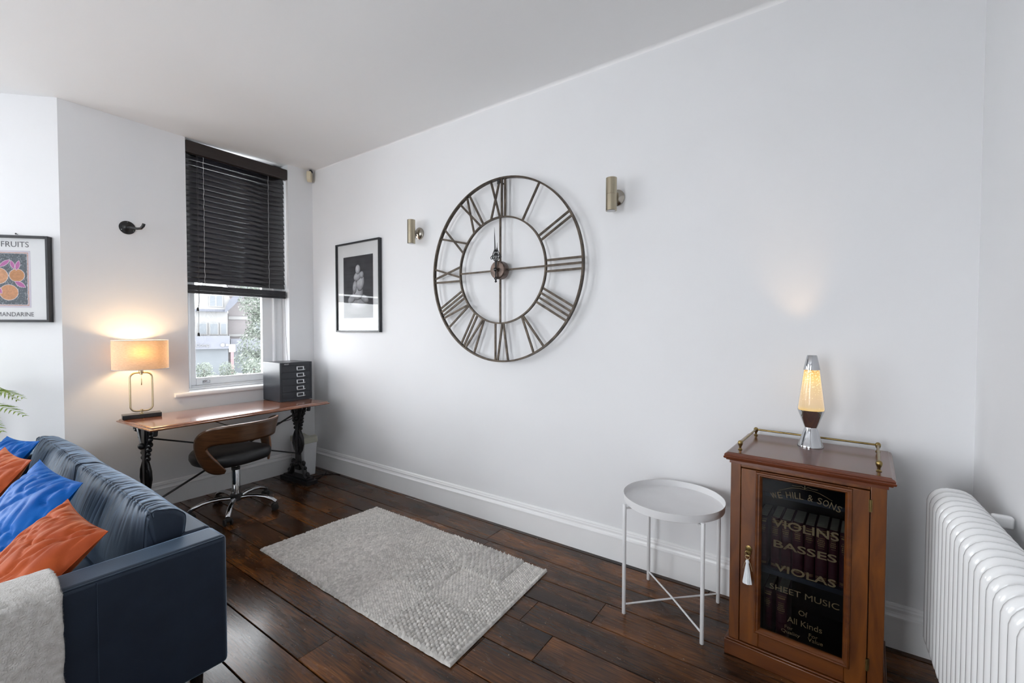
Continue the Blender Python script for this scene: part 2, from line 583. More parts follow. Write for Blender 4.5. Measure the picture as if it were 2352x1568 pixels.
def liquid_mat():
    """glowing liquid with drifting glitter"""
    m, nt, b = new_mat('glowing_liquid')
    tc = N(nt, 'ShaderNodeTexCoord')
    sp = N(nt, 'ShaderNodeSeparateXYZ')
    nt.links.new(tc.outputs['Object'], sp.inputs[0])
    mr = N(nt, 'ShaderNodeMapRange')
    mr.inputs['From Min'].default_value = 0.155
    mr.inputs['From Max'].default_value = 0.325
    nt.links.new(sp.outputs[2], mr.inputs['Value'])
    rp = ramp(nt, [(0.0, (1.0, 0.66, 0.22)), (0.10, (0.80, 0.60, 0.36)), (0.25, (0.86, 0.62, 0.38)), (0.60, (0.98, 0.70, 0.36)), (0.80, (1.25, 0.82, 0.26)), (1.0, (1.0, 0.50, 0.06))])
    nt.links.new(mr.outputs[0], rp.inputs[0])
    mp = N(nt, 'ShaderNodeMapping')
    mp.inputs['Scale'].default_value = (1, 1, 2.2)
    nt.links.new(tc.outputs['Object'], mp.inputs[0])
    nz = N(nt, 'ShaderNodeTexNoise')
    nz.inputs['Scale'].default_value = 130
    nz.inputs['Detail'].default_value = 1
    nt.links.new(mp.outputs[0], nz.inputs['Vector'])
    # glitter is denser towards the top
    ad = N(nt, 'ShaderNodeMath', operation='MULTIPLY_ADD')
    ad.inputs[1].default_value = 0.20
    nt.links.new(mr.outputs[0], ad.inputs[0])
    nt.links.new(nz.outputs[0], ad.inputs[2])
    rg = ramp(nt, [(0.735, (0, 0, 0)), (0.80, (1, 1, 1))])
    nt.links.new(ad.outputs[0], rg.inputs[0])
    mx = N(nt, 'ShaderNodeMix', data_type='RGBA')
    nt.links.new(rg.outputs[0], mx.inputs[0])
    nt.links.new(rp.outputs[0], mx.inputs[6])
    mx.inputs[7].default_value = (1.6, 1.3, 0.75, 1)
    b.inputs['Base Color'].default_value = (0.1, 0.07, 0.04, 1)
    nt.links.new(mx.outputs[2], b.inputs['Emission Color'])
    b.inputs['Emission Strength'].default_value = 0.40
    b.inputs['Roughness'].default_value = 0.3
    return m


M['liquid'] = liquid_mat()
M['bulb'] = emit_mat('warm_bulb', (1.0, 0.72, 0.38), 2.5)

# ------------------------------------------------------------------ room shell
WX, WY, RX = -4.03, 2.40, 0.505          # window wall, long wall, right wall
ZC = 2.95
BAY = [(-4.03, 0.665), (-4.85, -0.155), (-4.85, -1.60), (-4.03, -2.42), (-4.03, -3.2)]


def wall_seg(name, p0, p1, holes=(), thick=0.25, z0=-0.02, z1=ZC, e0=0.0, e1=0.0):
    """wall whose room face runs p0 -> p1, room on the left of that direction"""
    p0, p1 = Vector((*p0, 0)), Vector((*p1, 0))
    d = (p1 - p0)
    L = d.length
    d.normalize()
    n = Vector((d.y, -d.x, 0))       # outwards
    mt = Matrix((d, n, Vector((0, 0, 1)))).transposed().to_4x4()
    mt.translation = p0
    mb = MB()
    xs = sorted({-e0, L + e1, *[h[0] for h in holes], *[h[1] for h in holes]})
    for a, b in zip(xs[:-1], xs[1:]):
        hs = [h for h in holes if h[0] <= a + 1e-6 and h[1] >= b - 1e-6]
        if not hs:
            mb.box((a, 0, z0), (b, thick, z1), mt)
        else:
            h = hs[0]
            mb.box((a, 0, z0), (b, thick, h[2]), mt)
            if h[3] < z1:
                mb.box((a, 0, h[3]), (b, thick, z1), mt)
    return struct(mb.build(name, M['wall'], smooth=False)), mt


# long wall (clock), running right -> left so the room is on its left
wall_seg('wall_back', (RX, WY), (WX, WY), e0=.25, e1=.25)
wall_seg('wall_left', (WX, WY), BAY[0], holes=[(WY - 2.16, WY - 1.36, 0.80, 2.87)])
wall_seg('wall_bay_near', BAY[0], BAY[1], e0=0.0)
wall_seg('wall_bay_front', BAY[1], BAY[2], holes=[(0.28, 1.42, 0.5, 2.6)])
wall_seg('wall_bay_far', BAY[2], BAY[3], holes=[(0.42, 1.10, 0.5, 2.6)])
wall_seg('wall_left_rear', BAY[3], BAY[4])
wall_seg('wall_rear', BAY[4], (RX, -3.2), holes=[(1.8, 3.05, 0.3, 2.5)], e0=.25, e1=.25)
wall_seg('wall_right', (RX, -3.2), (RX, WY))

# ceiling: an old lath ceiling, a little lower by the window wall
xs = np.linspace(-5.3, 0.8, 80)


def ceil_z(x_, y_):
    t = np.clip((y_ - 1.3) / 1.1, 0, 1)
    return 2.813 + 0.04 * t * t * (3 - 2 * t) + 0.008 * (vnoise(x_ * .8, y_ * .8, 3) - .5) * np.clip((x_ + 4.03) * 2, 0, 1)


# the plaster rounds over into the long wall, more so towards the right wall
tc_ = np.clip((xs + 3.5) / 2.6, 0, 1)
rad_c = .010 + .012 * tc_ * tc_ * (3 - 2 * tc_)
rows = []
for xx, rc in zip(xs, rad_c):
    row = []
    ye = 2.4 - rc
    for yy in np.linspace(-3.5, ye, 60):
        row.append((xx, yy, float(ceil_z(np.array(xx), np.array(yy)))))
    z0 = row[-1][2]
    for k in range(1, 19):
        a_ = PI / 2 * k / 18
        row.append((xx, ye + (rc + .0006) * math.sin(a_), z0 - rc * (1 - math.cos(a_))))
    rows.append(row)
mb = MB()
mb.grid(np.array(rows))
o = struct(mb.build('ceiling', M['ceil'], recalc=False))
md = o.modifiers.new('solid', 'SOLIDIFY')
md.thickness = 0.1
md.offset = 1

# skirting
PROF = [(0, 0), (.022, 0), (.022, .128), (.027, .131), (.027, .137), (.017, .143), (.013, .152), (.015, .164), (.011, .170), (.011, .175), (.005, .182), (0, .183)]


def skirting(name, p0, p1, m0=0.0, m1=0.0):
    """m0/m1: how far the ends move inwards per unit of thickness (mitres)"""
    p0, p1 = Vector((*p0, 0)), Vector((*p1, 0))
    d = (p1 - p0).normalized()
    n = Vector((-d.y, d.x, 0))
    k = len(PROF)
    vs = [p0 + n * a + d * a * m0 + Vector((0, 0, z)) for a, z in PROF] + [p1 + n * a - d * a * m1 + Vector((0, 0, z)) for a, z in PROF]
    fs = [tuple(range(k)), tuple(reversed(range(k, 2 * k)))] + [(i, i + k, (i + 1) % k + k, (i + 1) % k) for i in range(k)]
    return struct(MB().add(vs, fs).build(name, M['gloss'], ang=25))


skirting('baseboard_back', (RX, WY), (WX, WY), 1, 1)
skirting('baseboard_left', (WX, WY), BAY[0], 1, -.41)
skirting('baseboard_bay_near', BAY[0], BAY[1], -.41, .41)
skirting('baseboard_bay_front', BAY[1], BAY[2], .41, .41)
skirting('baseboard_right', (RX, -3.2), (RX, WY), 1, 1)

# floor: individual boards with dark gaps, one mesh
ylines = [2.42, 2.349, 2.151, 1.979, 1.805, 1.632, 1.457, 1.278, 1.100, .924, .747]
y = .747
while y > -3.3:
    y -= .176
    ylines.append(y)
known = {(1.979, 1.805): [-.82, -2.9], (1.632, 1.457): [-.918, -3.1], (1.805, 1.632): [-1.095, -3.6], (2.151, 1.979): [-1.668, -3.4, .1], (1.100, .924): [-1.69, -3.3]}
V, Fc, C = [], [], []
rb = random.Random(4)
for a, b in zip(ylines[:-1], ylines[1:]):
    cuts = known.get((a, b))
    if cuts is None:
        cuts = [-5.2 + rb.uniform(.4, 2.4)]
        while cuts[-1] < 0:
            cuts.append(cuts[-1] + rb.uniform(1.6, 3.0))
    xsb = sorted([-5.2, *[c for c in cuts if -5.1 < c < .7], .75])
    for x0, x1 in zip(xsb[:-1], xsb[1:]):
        g, e = .0022, .0008
        n = len(V)
        tz = rb.uniform(-.0006, .0006)
        ch = .002
        c = (rb.random(), rb.random(), rb.random(), 1)
        xa, xb, ya, yb = x0 + e, x1 - e, b + g, a - g
        V += [(xa, ya, -.02), (xb, ya, -.02), (xb, yb, -.02), (xa, yb, -.02),
              (xa, ya, tz - ch), (xb, ya, tz - ch), (xb, yb, tz - ch), (xa, yb, tz - ch),
              (xa + .001, ya + ch, tz), (xb - .001, ya + ch, tz), (xb - .001, yb - ch, tz), (xa + .001, yb - ch, tz)]
        for i in range(4):
            j = (i + 1) % 4
            Fc += [(n + i, n + j, n + 4 + j, n + 4 + i), (n + 4 + i, n + 4 + j, n + 8 + j, n + 8 + i)]
        Fc.append((n + 8, n + 9, n + 10, n + 11))
        C += [c] * 12
n = len(V)
V += [(-5.4, -3.5, -.019), (.9, -3.5, -.019), (.9, 2.6, -.019), (-5.4, 2.6, -.019)]
Fc.append((n, n + 1, n + 2, n + 3))
C += [(0, 0, 0, 1)] * 4
me = bpy.data.meshes.new('floor')
me.from_pydata(V, [], Fc)
ca = me.color_attributes.new('board', 'FLOAT_COLOR', 'POINT')
ca.data.foreach_set('color', np.array(C, dtype=np.float32).ravel())
me.materials.append(M['floor'])
o = bpy.data.objects.new('floor', me)
COL.objects.link(o)
struct(o)

# ------------------------------------------------------------------ sash window beside the desk
wn = bpy.data.objects.new('window_1', None)
COL.objects.link(wn)
wn['kind'] = 'structure'
XF = -4.155                                    # room face of the window frame
mb = MB()
mb.box((XF - .10, 1.36, 0.84), (XF, 1.40, 2.87))
mb.box((XF - .10, 2.085, 0.84), (XF, 2.16, 2.87))
mb.box((XF - .03, 2.07, 0.84), (XF + .018, 2.088, 2.87))
mb.box((XF - .03, 1.40, 0.84), (XF + .018, 1.412, 2.87))
mb.box((XF - .10, 1.36, 2.80), (XF, 2.16, 2.87))
mb.box((XF - .10, 1.36, 0.80), (XF, 2.16, 0.868))
mb.box((XF - .03, 1.36, 0.838), (XF + .03, 2.16, 0.852))
mb.build('window_frame', M['upvc'], wn, bevel=.004)
for nm, z0, z1, xo in (('lower_sash', 0.868, 1.80, -.012), ('upper_sash', 1.76, 2.80, -.055)):
    mb = MB()
    xa, xb = XF + xo - .038, XF + xo
    y0, y1 = 1.402, 2.083
    hb = .062 if nm == 'lower_sash' else .04
    mb.box((xa, y0, z0), (xb, y0 + .055, z1))
    mb.box((xa, y1 - .10, z0), (xb, y1, z1))
    mb.box((xa, y0 + .055, z0), (xb, y1 - .10, z0 + hb))
    mb.box((xa, y0 + .055, z1 - .04), (xb, y1 - .10, z1))
    sh = mb.build(nm, M['upvc'], wn, bevel=.005)
    g = MB().box((xa + .014, y0 + .05, z0 + hb - .005), (xa + .018, y1 - .095, z1 - .035))
    g.build('pane', M['glass'], sh, smooth=False)
    if nm == 'lower_sash':
        mb = MB()
        mb.box((xb, 1.50, .882), (xb + .004, 1.556, .905))
        mb.tube([(xb + .004, 1.505, .893), (xb + .016, 1.512, .898), (xb + .018, 1.528, .902), (xb + .016, 1.544, .898), (xb + .004, 1.551, .893)], .004, 8)
        mb.ball((xb + .008, 1.528, .906), .007)
        mb.build('sash_lift', M['chrome'], sh)
mb = MB()
mb.box((XF - .02, 1.345, 0.80), (-4.03, 2.16, 0.838))
mb.prism([(-4.035, .805), (-4.004, .805), (-4.000, .812), (-3.999, .826), (-4.004, .836), (-4.035, .838)], 1.262, 2.245, 'y')
mb.build('window_sill', M['gloss'], wn, bevel=.003)

# the hidden bay and added rear windows: frames and glazing bars round their openings


def hidden_window(name, p0, p1, s0, s1, z0, z1, nx, nz):
    w = bpy.data.objects.new(name, None)
    COL.objects.link(w)
    w['kind'] = 'structure'
    p0, p1 = Vector((*p0, 0)), Vector((*p1, 0))
    d = (p1 - p0).normalized()
    n = Vector((d.y, -d.x, 0))
    mt = Matrix((d, n, Vector((0, 0, 1)))).transposed().to_4x4()
    mt.translation = p0
    mb = MB()
    a, b = .05, .10
    mb.box((s0, a, z0), (s0 + .06, b, z1), mt).box((s1 - .06, a, z0), (s1, b, z1), mt)
    mb.box((s0 + .06, a, z0), (s1 - .06, b, z0 + .07), mt).box((s0 + .06, a, z1 - .06), (s1 - .06, b, z1), mt)
    for i in range(1, nx):
        s = s0 + (s1 - s0) * i / nx
        mb.box((s - .012, a + .01, z0 + .07), (s + .012, b - .01, z1 - .06), mt)
    for i in range(1, nz):
        z = z0 + (z1 - z0) * i / nz
        mb.box((s0 + .06, a + .01, z - .012), (s1 - .06, b - .01, z + .012), mt)
    mb.build('window_frame', M['upvc'], w)
    mb = MB()
    p_ = [mt @ Vector(q_) for q_ in ((s0 + .05, .075, z0 + .05), (s1 - .05, .075, z0 + .05), (s1 - .05, .075, z1 - .05), (s0 + .05, .075, z1 - .05))]
    mb.add(p_, [(0, 1, 2, 3)])
    mb.build('pane', M['glass'], w, smooth=False, recalc=False)
    mb = MB()
    mb.box((s0 - .04, -.03, z0 - .035), (s1 + .04, .05, z0), mt)
    mb.build('window_sill', M['gloss'], w)


hidden_window('window_2', BAY[1], BAY[2], .28, 1.42, .5, 2.6, 2, 4)
hidden_window('window_3', BAY[2], BAY[3], .42, 1.10, .5, 2.6, 1, 4)
hidden_window('window_4_added', BAY[4], (RX, -3.2), 1.8, 3.05, .3, 2.5, 2, 4)  # unseen window, added and sized to light the long wall

# ------------------------------------------------------------------ venetian blind
bl = thing('venetian_blind', 'black wooden venetian blind lowered over the top two thirds of the window', 'blind', (-4.06, 1.76, 0))
mb = MB()
mb.box((-.012, -.395, 2.705), (.032, .392, 2.798))
mb.build('valance', M['blind_v'], bl, bevel=.004)
mb = MB().box((-.055, -.385, 2.735), (-.014, .385, 2.79))
mb.build('headrail', M['blind'], bl, bevel=.002)
ztop, pitch_s, NS = 2.690, .0420, 24
slat0 = None
tilt = R(68)
for i in range(NS):
    z = ztop - i * pitch_s
    if slat0 is None:
        # curved slat, outer edge up
        nu = 9
        P = []
        for k in range(nu):
            a = (k / (nu - 1) - .5) * .05
            hgt = .0022 * (1 - (2 * k / (nu - 1) - 1) ** 2)
            lx = -a * math.cos(tilt) + hgt * math.sin(tilt)
            lz = a * math.sin(tilt) + hgt * math.cos(tilt)
            P.append((lx, lz))
        arr = np.array([[(px, yy, pz) for px, pz in P] for yy in (-.388, .383)])
        mb = MB()
        mb.grid(arr)
        slat0 = mb.build('slat', M['blind'], bl, recalc=False)
        md = slat0.modifiers.new('solid', 'SOLIDIFY')
        md.thickness = .0028
        md.offset = 0
        slat0.location = (-.022, 0, z)
    else:
        c = slat0.copy()
        COL.objects.link(c)
        c.parent = bl
        c.location = (-.022, random.uniform(-.002, .002), z)
        c.rotation_euler = (0, R(random.uniform(-1.2, 1.2)), 0)
zb = ztop - NS * pitch_s
# gathered slats and the bottom rail
mb = MB()
for k in range(6):
    mb.box((-.046, -.388, zb - .0069 - k * .0072), (.006, .383, zb - .0003 - k * .0072))
mb.build('gathered_slats', M['blind'], bl, bevel=.001)
zr = zb - .0445
MB().box((-.046, -.388, zr - .024), (.006, .383, zr)).build('bottom_rail', M['blind'], bl, bevel=.004)
for yy in (-.27, .235):
    mb = MB()
    for xo in (-.046, .004):
        pts = []
        for i in range(NS + 1):
            z = ztop + .02 - i * pitch_s
            pts += [(xo, yy, z), (xo + random.uniform(-.001, .001), yy + .002 * (-1) ** i, z - pitch_s / 2)]
        mb.tube(pts, .0011, 5)
    mb.build('ladder_cord', M['cord_l'], bl)
mb = MB()
mb.tube([(.012, -.32, 2.70), (.011, -.318, 2.1), (.010, -.313, 1.55), (.010, -.325, 1.50)], .0012, 5)
mb.tube([(.012, -.31, 2.70), (.011, -.311, 2.1), (.010, -.317, 1.62), (.010, -.322, 1.30)], .0012, 5)
mb.build('pull_cord', M['cord_d'], bl)
for yy, z in ((-.325, 1.50), (-.322, 1.30)):
    MB().lathe([(.004, 0), (.007, -.004), (.0095, -.024), (.011, -.028), (.003, -.030)], (.010, yy, z + .002), 12).build('cord_tassel', M['black_plastic'], bl)
MB().tube([(.004, .37, zr - .02), (.006, .378, 1.3), (.014, .398, .9)], .0012, 5).build('loose_cord', M['cord_d'], bl)

# ------------------------------------------------------------------ desk
A0 = Vector((-3.418, 0.922, 0))
desk = thing('trestle_desk', 'narrow mahogany desk on black cast iron legs under the window', 'desk', (-3.70, 1.55, 0), R(3.0))
DX, DY = .285, .635        # half depth, half width
TZ = .712


def bevel_slab(x0, x1, y0, y1, prof):
    """rectangular slab whose edge follows prof = [(overhang, z)...]"""
    vs, fs = [], []
    for d, z in prof:
        vs += [(x0 - d, y0 - d, z), (x1 + d, y0 - d, z), (x1 + d, y1 + d, z), (x0 - d, y1 + d, z)]
    k = len(prof)
    for i in range(k - 1):
        for j in range(4):
            fs.append((i * 4 + j, i * 4 + (j + 1) % 4, (i + 1) * 4 + (j + 1) % 4, (i + 1) * 4 + j))
    fs.append((3, 2, 1, 0))
    fs.append(tuple((k - 1) * 4 + j for j in range(4)))
    return MB().add(vs, fs)


bevel_slab(-DX + .03, DX - .03, -DY + .03, DY - .03, [(.010, .684), (.023, .6865), (.028, .691), (.0285, .695), (.024, .6985), (.018, .700), (.0165, .7045), (.010, .7095), (.004, .7115), (.0, TZ)]).build('desktop', M['desk'], desk, ang=30)
for yy in (-.565, .515):
    # cast iron trestle: flat ornament in the x-z plane
    mb = MB()
    th = .028

    def plate(out):
        mb.prism(out, yy - th / 2, yy + th / 2, 'y')
    # base slab and plinth
    mb.box((-.20, yy - .05, 0), (.20, yy + .05, .030))
    mb.box((-.17, yy - .035, .030), (.17, yy + .035, .046))
    leg_iron = []
    # central stem
    plate([(-.030, .10), (.030, .10), (.022, .24), (.014, .34), (.020, .45), (.030, .53), (.022, .60), (.030, .684), (-.030, .684), (-.022, .60), (-.030, .53), (-.020, .45), (-.014, .34), (-.022, .24)])

    def tub(pts, r):
        mb.tube([(px, yy, pz) for px, pz in pts], r, 8, flat=1.0)
    for sx in (-1, 1):
        # feet scrolls
        tub([(sx * .02, .16), (sx * .06, .15), (sx * .085, .11), (sx * .10, .07), (sx * .14, .045)], [.016, .020, .018, .022, .020])
        mb.ball((sx * .075, yy, .165), .021, (1, .8, 1.1))
        mb.ball((sx * .13, yy, .075), .023, (1, .8, 1))
        mb.ball((sx * .10, yy, .125), .016, (1, .9, 1))
        # lyre
        tub([(sx * .016, .235), (sx * .045, .275), (sx * .066, .33), (sx * .062, .385), (sx * .036, .435), (sx * .018, .455)], [.010, .013, .014, .013, .011, .010])
        tub([(sx * .020, .30), (sx * .040, .335), (sx * .034, .37), (sx * .016, .385)], .006)
        # leaf beads up the waist
        for zz, rr, xx in ((.465, .016, .040), (.497, .014, .050), (.528, .018, .056), (.556, .013, .066)):
            mb.ball((sx * xx, yy, zz), rr, (1.1, .9, 1))
            tub([(sx * xx * .3, zz - .012), (sx * xx * .75, zz - .002), (sx * xx, zz + .012)], [.008, .009, .006])
        # top branches
        tub([(sx * .022, .52), (sx * .060, .575), (sx * .088, .63), (sx * .105, .665), (sx * .135, .676), (sx * .160, .66), (sx * .158, .64), (sx * .14, .638)], [.012, .014, .015, .016, .015, .016, .014, .012])
        mb.ball((sx * .085, yy, .60), .014)
        mb.ball((sx * .10, yy, .625), .012)
        tub([(sx * .03, .585), (sx * .045, .63), (sx * .04, .684)], [.008, .010, .012])
    mb.box((-.21, yy - .028, .678), (.21, yy + .028, .6855))
    mb.ball((0, yy - .02, .55), .022)
    mb.ball((0, yy - .02, .15), .022)
    mb.ball((0, yy + .02, .55), .022)
    mb.build('leg', M['iron'], desk)
MB().tube([(.05, -.55, .165), (.05, .50, .625)], .0075, 8).build('tie_rod', M['iron'], desk)
MB().tube([(.03, -.55, .600), (.03, .50, .250)], .0055, 8).build('tie_rod', M['iron'], desk)
tag(MB().tube([(-3.97, 1.25, .70), (-3.975, 1.30, .66), (-3.97, 1.42, .635), (-3.97, 1.6, .54), (-3.965, 1.78, .49), (-3.96, 1.95, .485), (-3.96, 2.1, .50), (-3.985, 2.22, .52)], .0035, 6).build('power_cable', M['cord_d']),
    'thin black cable hanging in a loop under the desk against the wall', 'cable')
tag(MB().tube([(-3.73, 2.33, .004), (-3.66, 2.26, .004), (-3.63, 2.18, .004), (-3.67, 2.13, .004), (-3.72, 2.16, .004), (-3.70, 2.27, .004), (-3.62, 2.345, .004), (-3.56, 2.36, .004)], .0035, 6).build('floor_cable', M['cord_d']),
    'black cable curled on the floor in the corner beside the bin', 'cable')

# ------------------------------------------------------------------ table lamp
LX, LY = -3.868, 1.022
lamp = thing('table_lamp', 'lit brass table lamp with round cream linen drum shade on the desk', 'lamp', (LX, LY, TZ + .0005), R(80))
MB().box((-.105, -.045, 0), (.105, .045, .028)).build('base', M['black_gloss'], lamp, bevel=.002)
# rounded rectangle of flat brass tube
pts = []
w2, h0, h1, rr = .060, .045, .312, .035
for cx, cz, a0 in ((w2 - rr, h0 + rr, -90), (w2 - rr, h1 - rr, 0), (-w2 + rr, h1 - rr, 90), (-w2 + rr, h0 + rr, 180)):
    for k in range(7):
        a = R(a0 + k * 15)
        pts.append((cx + rr * math.cos(a), 0, cz + rr * math.sin(a)))
mb = MB().tube(pts, .0055, 8, closed=True)
mb.lathe([(.011, .028), (.011, .031), (.005, .034), (.005, .045), (.008, .047), (.008, .056), (.004, .058)], n=16)
mb.build('stem', M['satin_brass'], lamp)
mb = MB().lathe([(.009, .298), (.009, .312), (.014, .315), (.014, .385), (.010, .388)], n=16)
mb.build('lamp_holder', M['satin_brass'], lamp)
mb = MB().tube([(.0, -.012, .30), (.0, -.014, .27)], .0008, 5)
mb.lathe([(.0018, 0), (.0028, .002), (.0028, .044), (.0018, .046)], (0, -.014, .226), 10)
mb.build('pull_switch', M['satin_brass'], lamp)
SR, SZ0, SZ1 = .154, .340, .538
mb = MB()
mb.lathe([(SR, SZ0), (SR, SZ1)], n=72, cap=False)
sh = mb.build('lamp_shade', M['shade'], lamp, recalc=False)
MB().tube([(SR * math.cos(2 * PI * k / 60), SR * math.sin(2 * PI * k / 60), SZ1) for k in range(60)], .0022, 6, closed=True).build('shade_rim', M['cord_l'], sh)
mb = MB()
mb.tube([(SR * math.cos(2 * PI * k / 60), SR * math.sin(2 * PI * k / 60), SZ0) for k in range(60)], .0022, 6, closed=True)
for k in range(3):
    a = 2 * PI * k / 3
    mb.tube([(.012 * math.cos(a), .012 * math.sin(a), .36), (SR * math.cos(a), SR * math.sin(a), SZ0 + .002)], .0015, 5)
mb.build('shade_rim', M['cord_l'], sh)
MB().lathe([(.008, .388), (.012, .395), (.027, .420), (.030, .438), (.026, .455), (.012, .468), (.001, .472)], n=20).build('light_bulb', M['bulb'], lamp)
pl = bpy.data.lights.new('table_lamp_light', 'POINT')
pl.energy = 4.6
pl.color = (1.0, 0.66, 0.33)
pl.shadow_soft_size = .045
po = bpy.data.objects.new('table_lamp_light', pl)
COL.objects.link(po)
po.parent = lamp
po.location = (0, 0, .445)

# ------------------------------------------------------------------ drawer unit
du = thing('drawer_cabinet', 'black steel five drawer desktop filing cabinet at the right end of the desk', 'drawers', (-3.715, 2.045, TZ + .0005))
w, h, d = .285, .332, .282
mb = MB()
mb.box((-d, -w / 2, 0), (0, w / 2, h))
cb = mb.build('body', M['blk_metal'], du, bevel=.003)
# shell is solid; the drawer fronts stand in a shallow recess made of a raised border
mb = MB()
mb.box((0, -w / 2, 0), (.006, -w / 2 + .018, h)).box((0, w / 2 - .014, 0), (.006, w / 2, h))
mb.box((0, -w / 2 + .018, h - .026), (.006, w / 2 - .014, h)).box((0, -w / 2 + .018, 0), (.006, w / 2 - .014, .020))
mb.build('front_rim', M['blk_metal'], du, bevel=.001)
dh = (h - .026 - .020) / 5
for i in range(5):
    z0 = .020 + i * dh
    dr = MB().box((.0002, -w / 2 + .019, z0 + .0015), (.0045, w / 2 - .0155, z0 + dh - .0015)).build('drawer', M['blk_metal'], du, bevel=.001)
    hy, hz = .035, z0 + dh * .50
    mb = MB()
    a, b, q = .034, .017, .0065
    mb.box((.0045, hy - a, hz + b - q), (.0075, hy + a, hz + b))
    mb.box((.0045, hy - a, hz - b + q), (.0075, hy - a + q + .004, hz + b - q))
    mb.box((.0045, hy + a - q - .004, hz - b + q), (.0075, hy + a, hz + b - q))
    mb.box((.0045, hy - a, hz - b), (.0125, hy + a, hz - b + q))
    mb.ball((.011, hy + a + .003, hz - b + .006), .005)
    mb.build('label_handle', M['chrome'], dr, bevel=.001)


def text_mesh(body, size, mat, name, parent=None, extrude=.0004, align='CENTER', space=1.0, shear=0, offset=0.0):
    cu = bpy.data.curves.new(name, 'FONT')
    cu.body = body
    cu.size = size
    cu.extrude = extrude
    cu.align_x = align
    cu.space_character = space
    cu.shear = shear
    cu.offset = offset
    cu.resolution_u = 3
    to = bpy.data.objects.new(name + '_tmp', cu)
    COL.objects.link(to)
    dg = bpy.context.evaluated_depsgraph_get()
    me = bpy.data.meshes.new_from_object(to.evaluated_get(dg))
    bpy.data.objects.remove(to)
    me.materials.clear()
    me.materials.append(mat)
    o = bpy.data.objects.new(name, me)
    COL.objects.link(o)
    if parent:
        o.parent = parent
    return o


t = text_mesh('BISLEY', .0125, M['lens'], 'lettering', du, offset=.0003, space=1.15)
t.matrix_local = Matrix(((0, 0, 1, .0066), (1, 0, 0, -.085), (0, 1, 0, h - .018), (0, 0, 0, 1)))

# ------------------------------------------------------------------ bin
bn = thing('waste_bin', 'white swing-top waste bin with cream lid in the corner behind the desk leg', 'bin', (-3.865, 2.195, 0))
mb = MB()
vs, fs = [], []
for z, sx, sy in ((0, .093, .055), (.31, .113, .064), (.325, .115, .066)):
    vs += [(-sx, -sy, z), (sx, -sy, z), (sx, sy, z), (-sx, sy, z)]
for i in range(2):
    for j in range(4):
        fs.append((i * 4 + j, i * 4 + (j + 1) % 4, i * 4 + 4 + (j + 1) % 4, i * 4 + 4 + j))
fs += [(3, 2, 1, 0), (8, 9, 10, 11)]
mb.add(vs, fs)
mb.build('bin_body', M['bin'], bn, bevel=.008, seg=3)
mb = MB()
mb.prism([(-.116, .300), (.117, .300), (.112, .350), (.075, .362), (.03, .338), (-.06, .338), (-.112, .352)], -.068, .068, 'y')
mb.build('bin_lid', M['bin_lid'], bn, bevel=.006, seg=3)

# ------------------------------------------------------------------ desk chair
CH = (-3.478, 1.455)
ch = thing('desk_chair', 'swivel chair with bent walnut back, black padded seat and chrome base', 'chair', (CH[0], CH[1], 0), R(196))
# local +x = the way the chair faces
# base: five chrome arms
ARM = [R(a) for a in (131, 203, 275, 347, 59)]
hubz = .105
for a in ARM:
    mb = MB()
    pr = [(.035, .098), (.09, .107), (.15, .107), (.205, .099), (.258, .078), (.282, .060)]
    pts = [(r * math.cos(a), r * math.sin(a), z) for r, z in pr]
    mb.tube(pts, [.017, .0165, .016, .0165, .017, .014], 10, flat=.8)
    leg = mb.build('leg', M['chrome'], ch)
    mb = MB()
    cxx, cyy = .274 * math.cos(a), .274 * math.sin(a)
    tx, ty = -math.sin(a + .5), math.cos(a + .5)
    for sgn in (-1, 1):
        c0 = Vector((cxx + tx * sgn * .014, cyy + ty * sgn * .014, .024))
        c1 = c0 + Vector((tx, ty, 0)) * sgn * .014
        mb.tube([c0, c0 + (c1 - c0) * .15, c0 + (c1 - c0) * .85, c1], [.018, .024, .024, .018], 16)
    mb.ball((cxx, cyy, .040), .022, (1, 1, .8))
    mb.build('castor', M['rubber'], leg)
mb = MB().lathe([(.030, .075), (.040, .082), (.042, .118), (.034, .126), (.030, .128)], n=24)
mb.build('hub', M['black_plastic'], ch)
mb = MB().lathe([(.0265, .12), (.0265, .310), (.024, .314)], n=24)
mb.lathe([(.014, .31), (.014, .372)], n=20)
mb.build('gas_column', M['chrome'], ch)
mb = MB().lathe([(.0285, .305), (.0285, .322), (.020, .325)], n=24)
mb.box((-.09, -.09, .366), (.10, .09, .378))
mb.tube([(.0, .05, .372), (.0, -.15, .368), (.0, -.18, .362), (-.005, -.205, .352)], [.005, .005, .006, .008], 8)
mb.build('tilt_mechanism', M['black_plastic'], ch)
# seat: rounded square pad
mb = MB()
nu = 56
prof = [(0.0, .366), (.80, .366), (.95, .373), (1.0, .400), (.995, .428), (.95, .446), (.82, .457), (.5, .462), (.0, .458)]
P = np.zeros((len(prof), nu, 3))
for i, (s_, z) in enumerate(prof):
    for k in range(nu):
        a = 2 * PI * k / nu
        c, s2 = math.cos(a), math.sin(a)
        r = 1 / (abs(c) ** 2.7 + abs(s2) ** 2.7) ** (1 / 2.7)
        P[i, k] = (c * r * .245 * max(s_, .001) + .042, s2 * r * .228 * max(s_, .001), z + .012 * (c * r * s_) ** 2)
mb.grid(P, wrap_v=True)
mb.build('seat', M['leather'], ch, ang=60)
# bent ply shell: a ribbon drawn on a leaning elliptical cylinder around the rear of the seat
RB = .238


def shell_pt(s, z, off=0.0):
    """s: arc length from the rear centre (positive to the chair's left), z: height"""
    a = s / RB
    k = (z - .42) * .30
    rx, ry = RB + k + off, RB + .012 + k * .35 + off
    return (.03 - rx * math.cos(a), ry * math.sin(a), z)


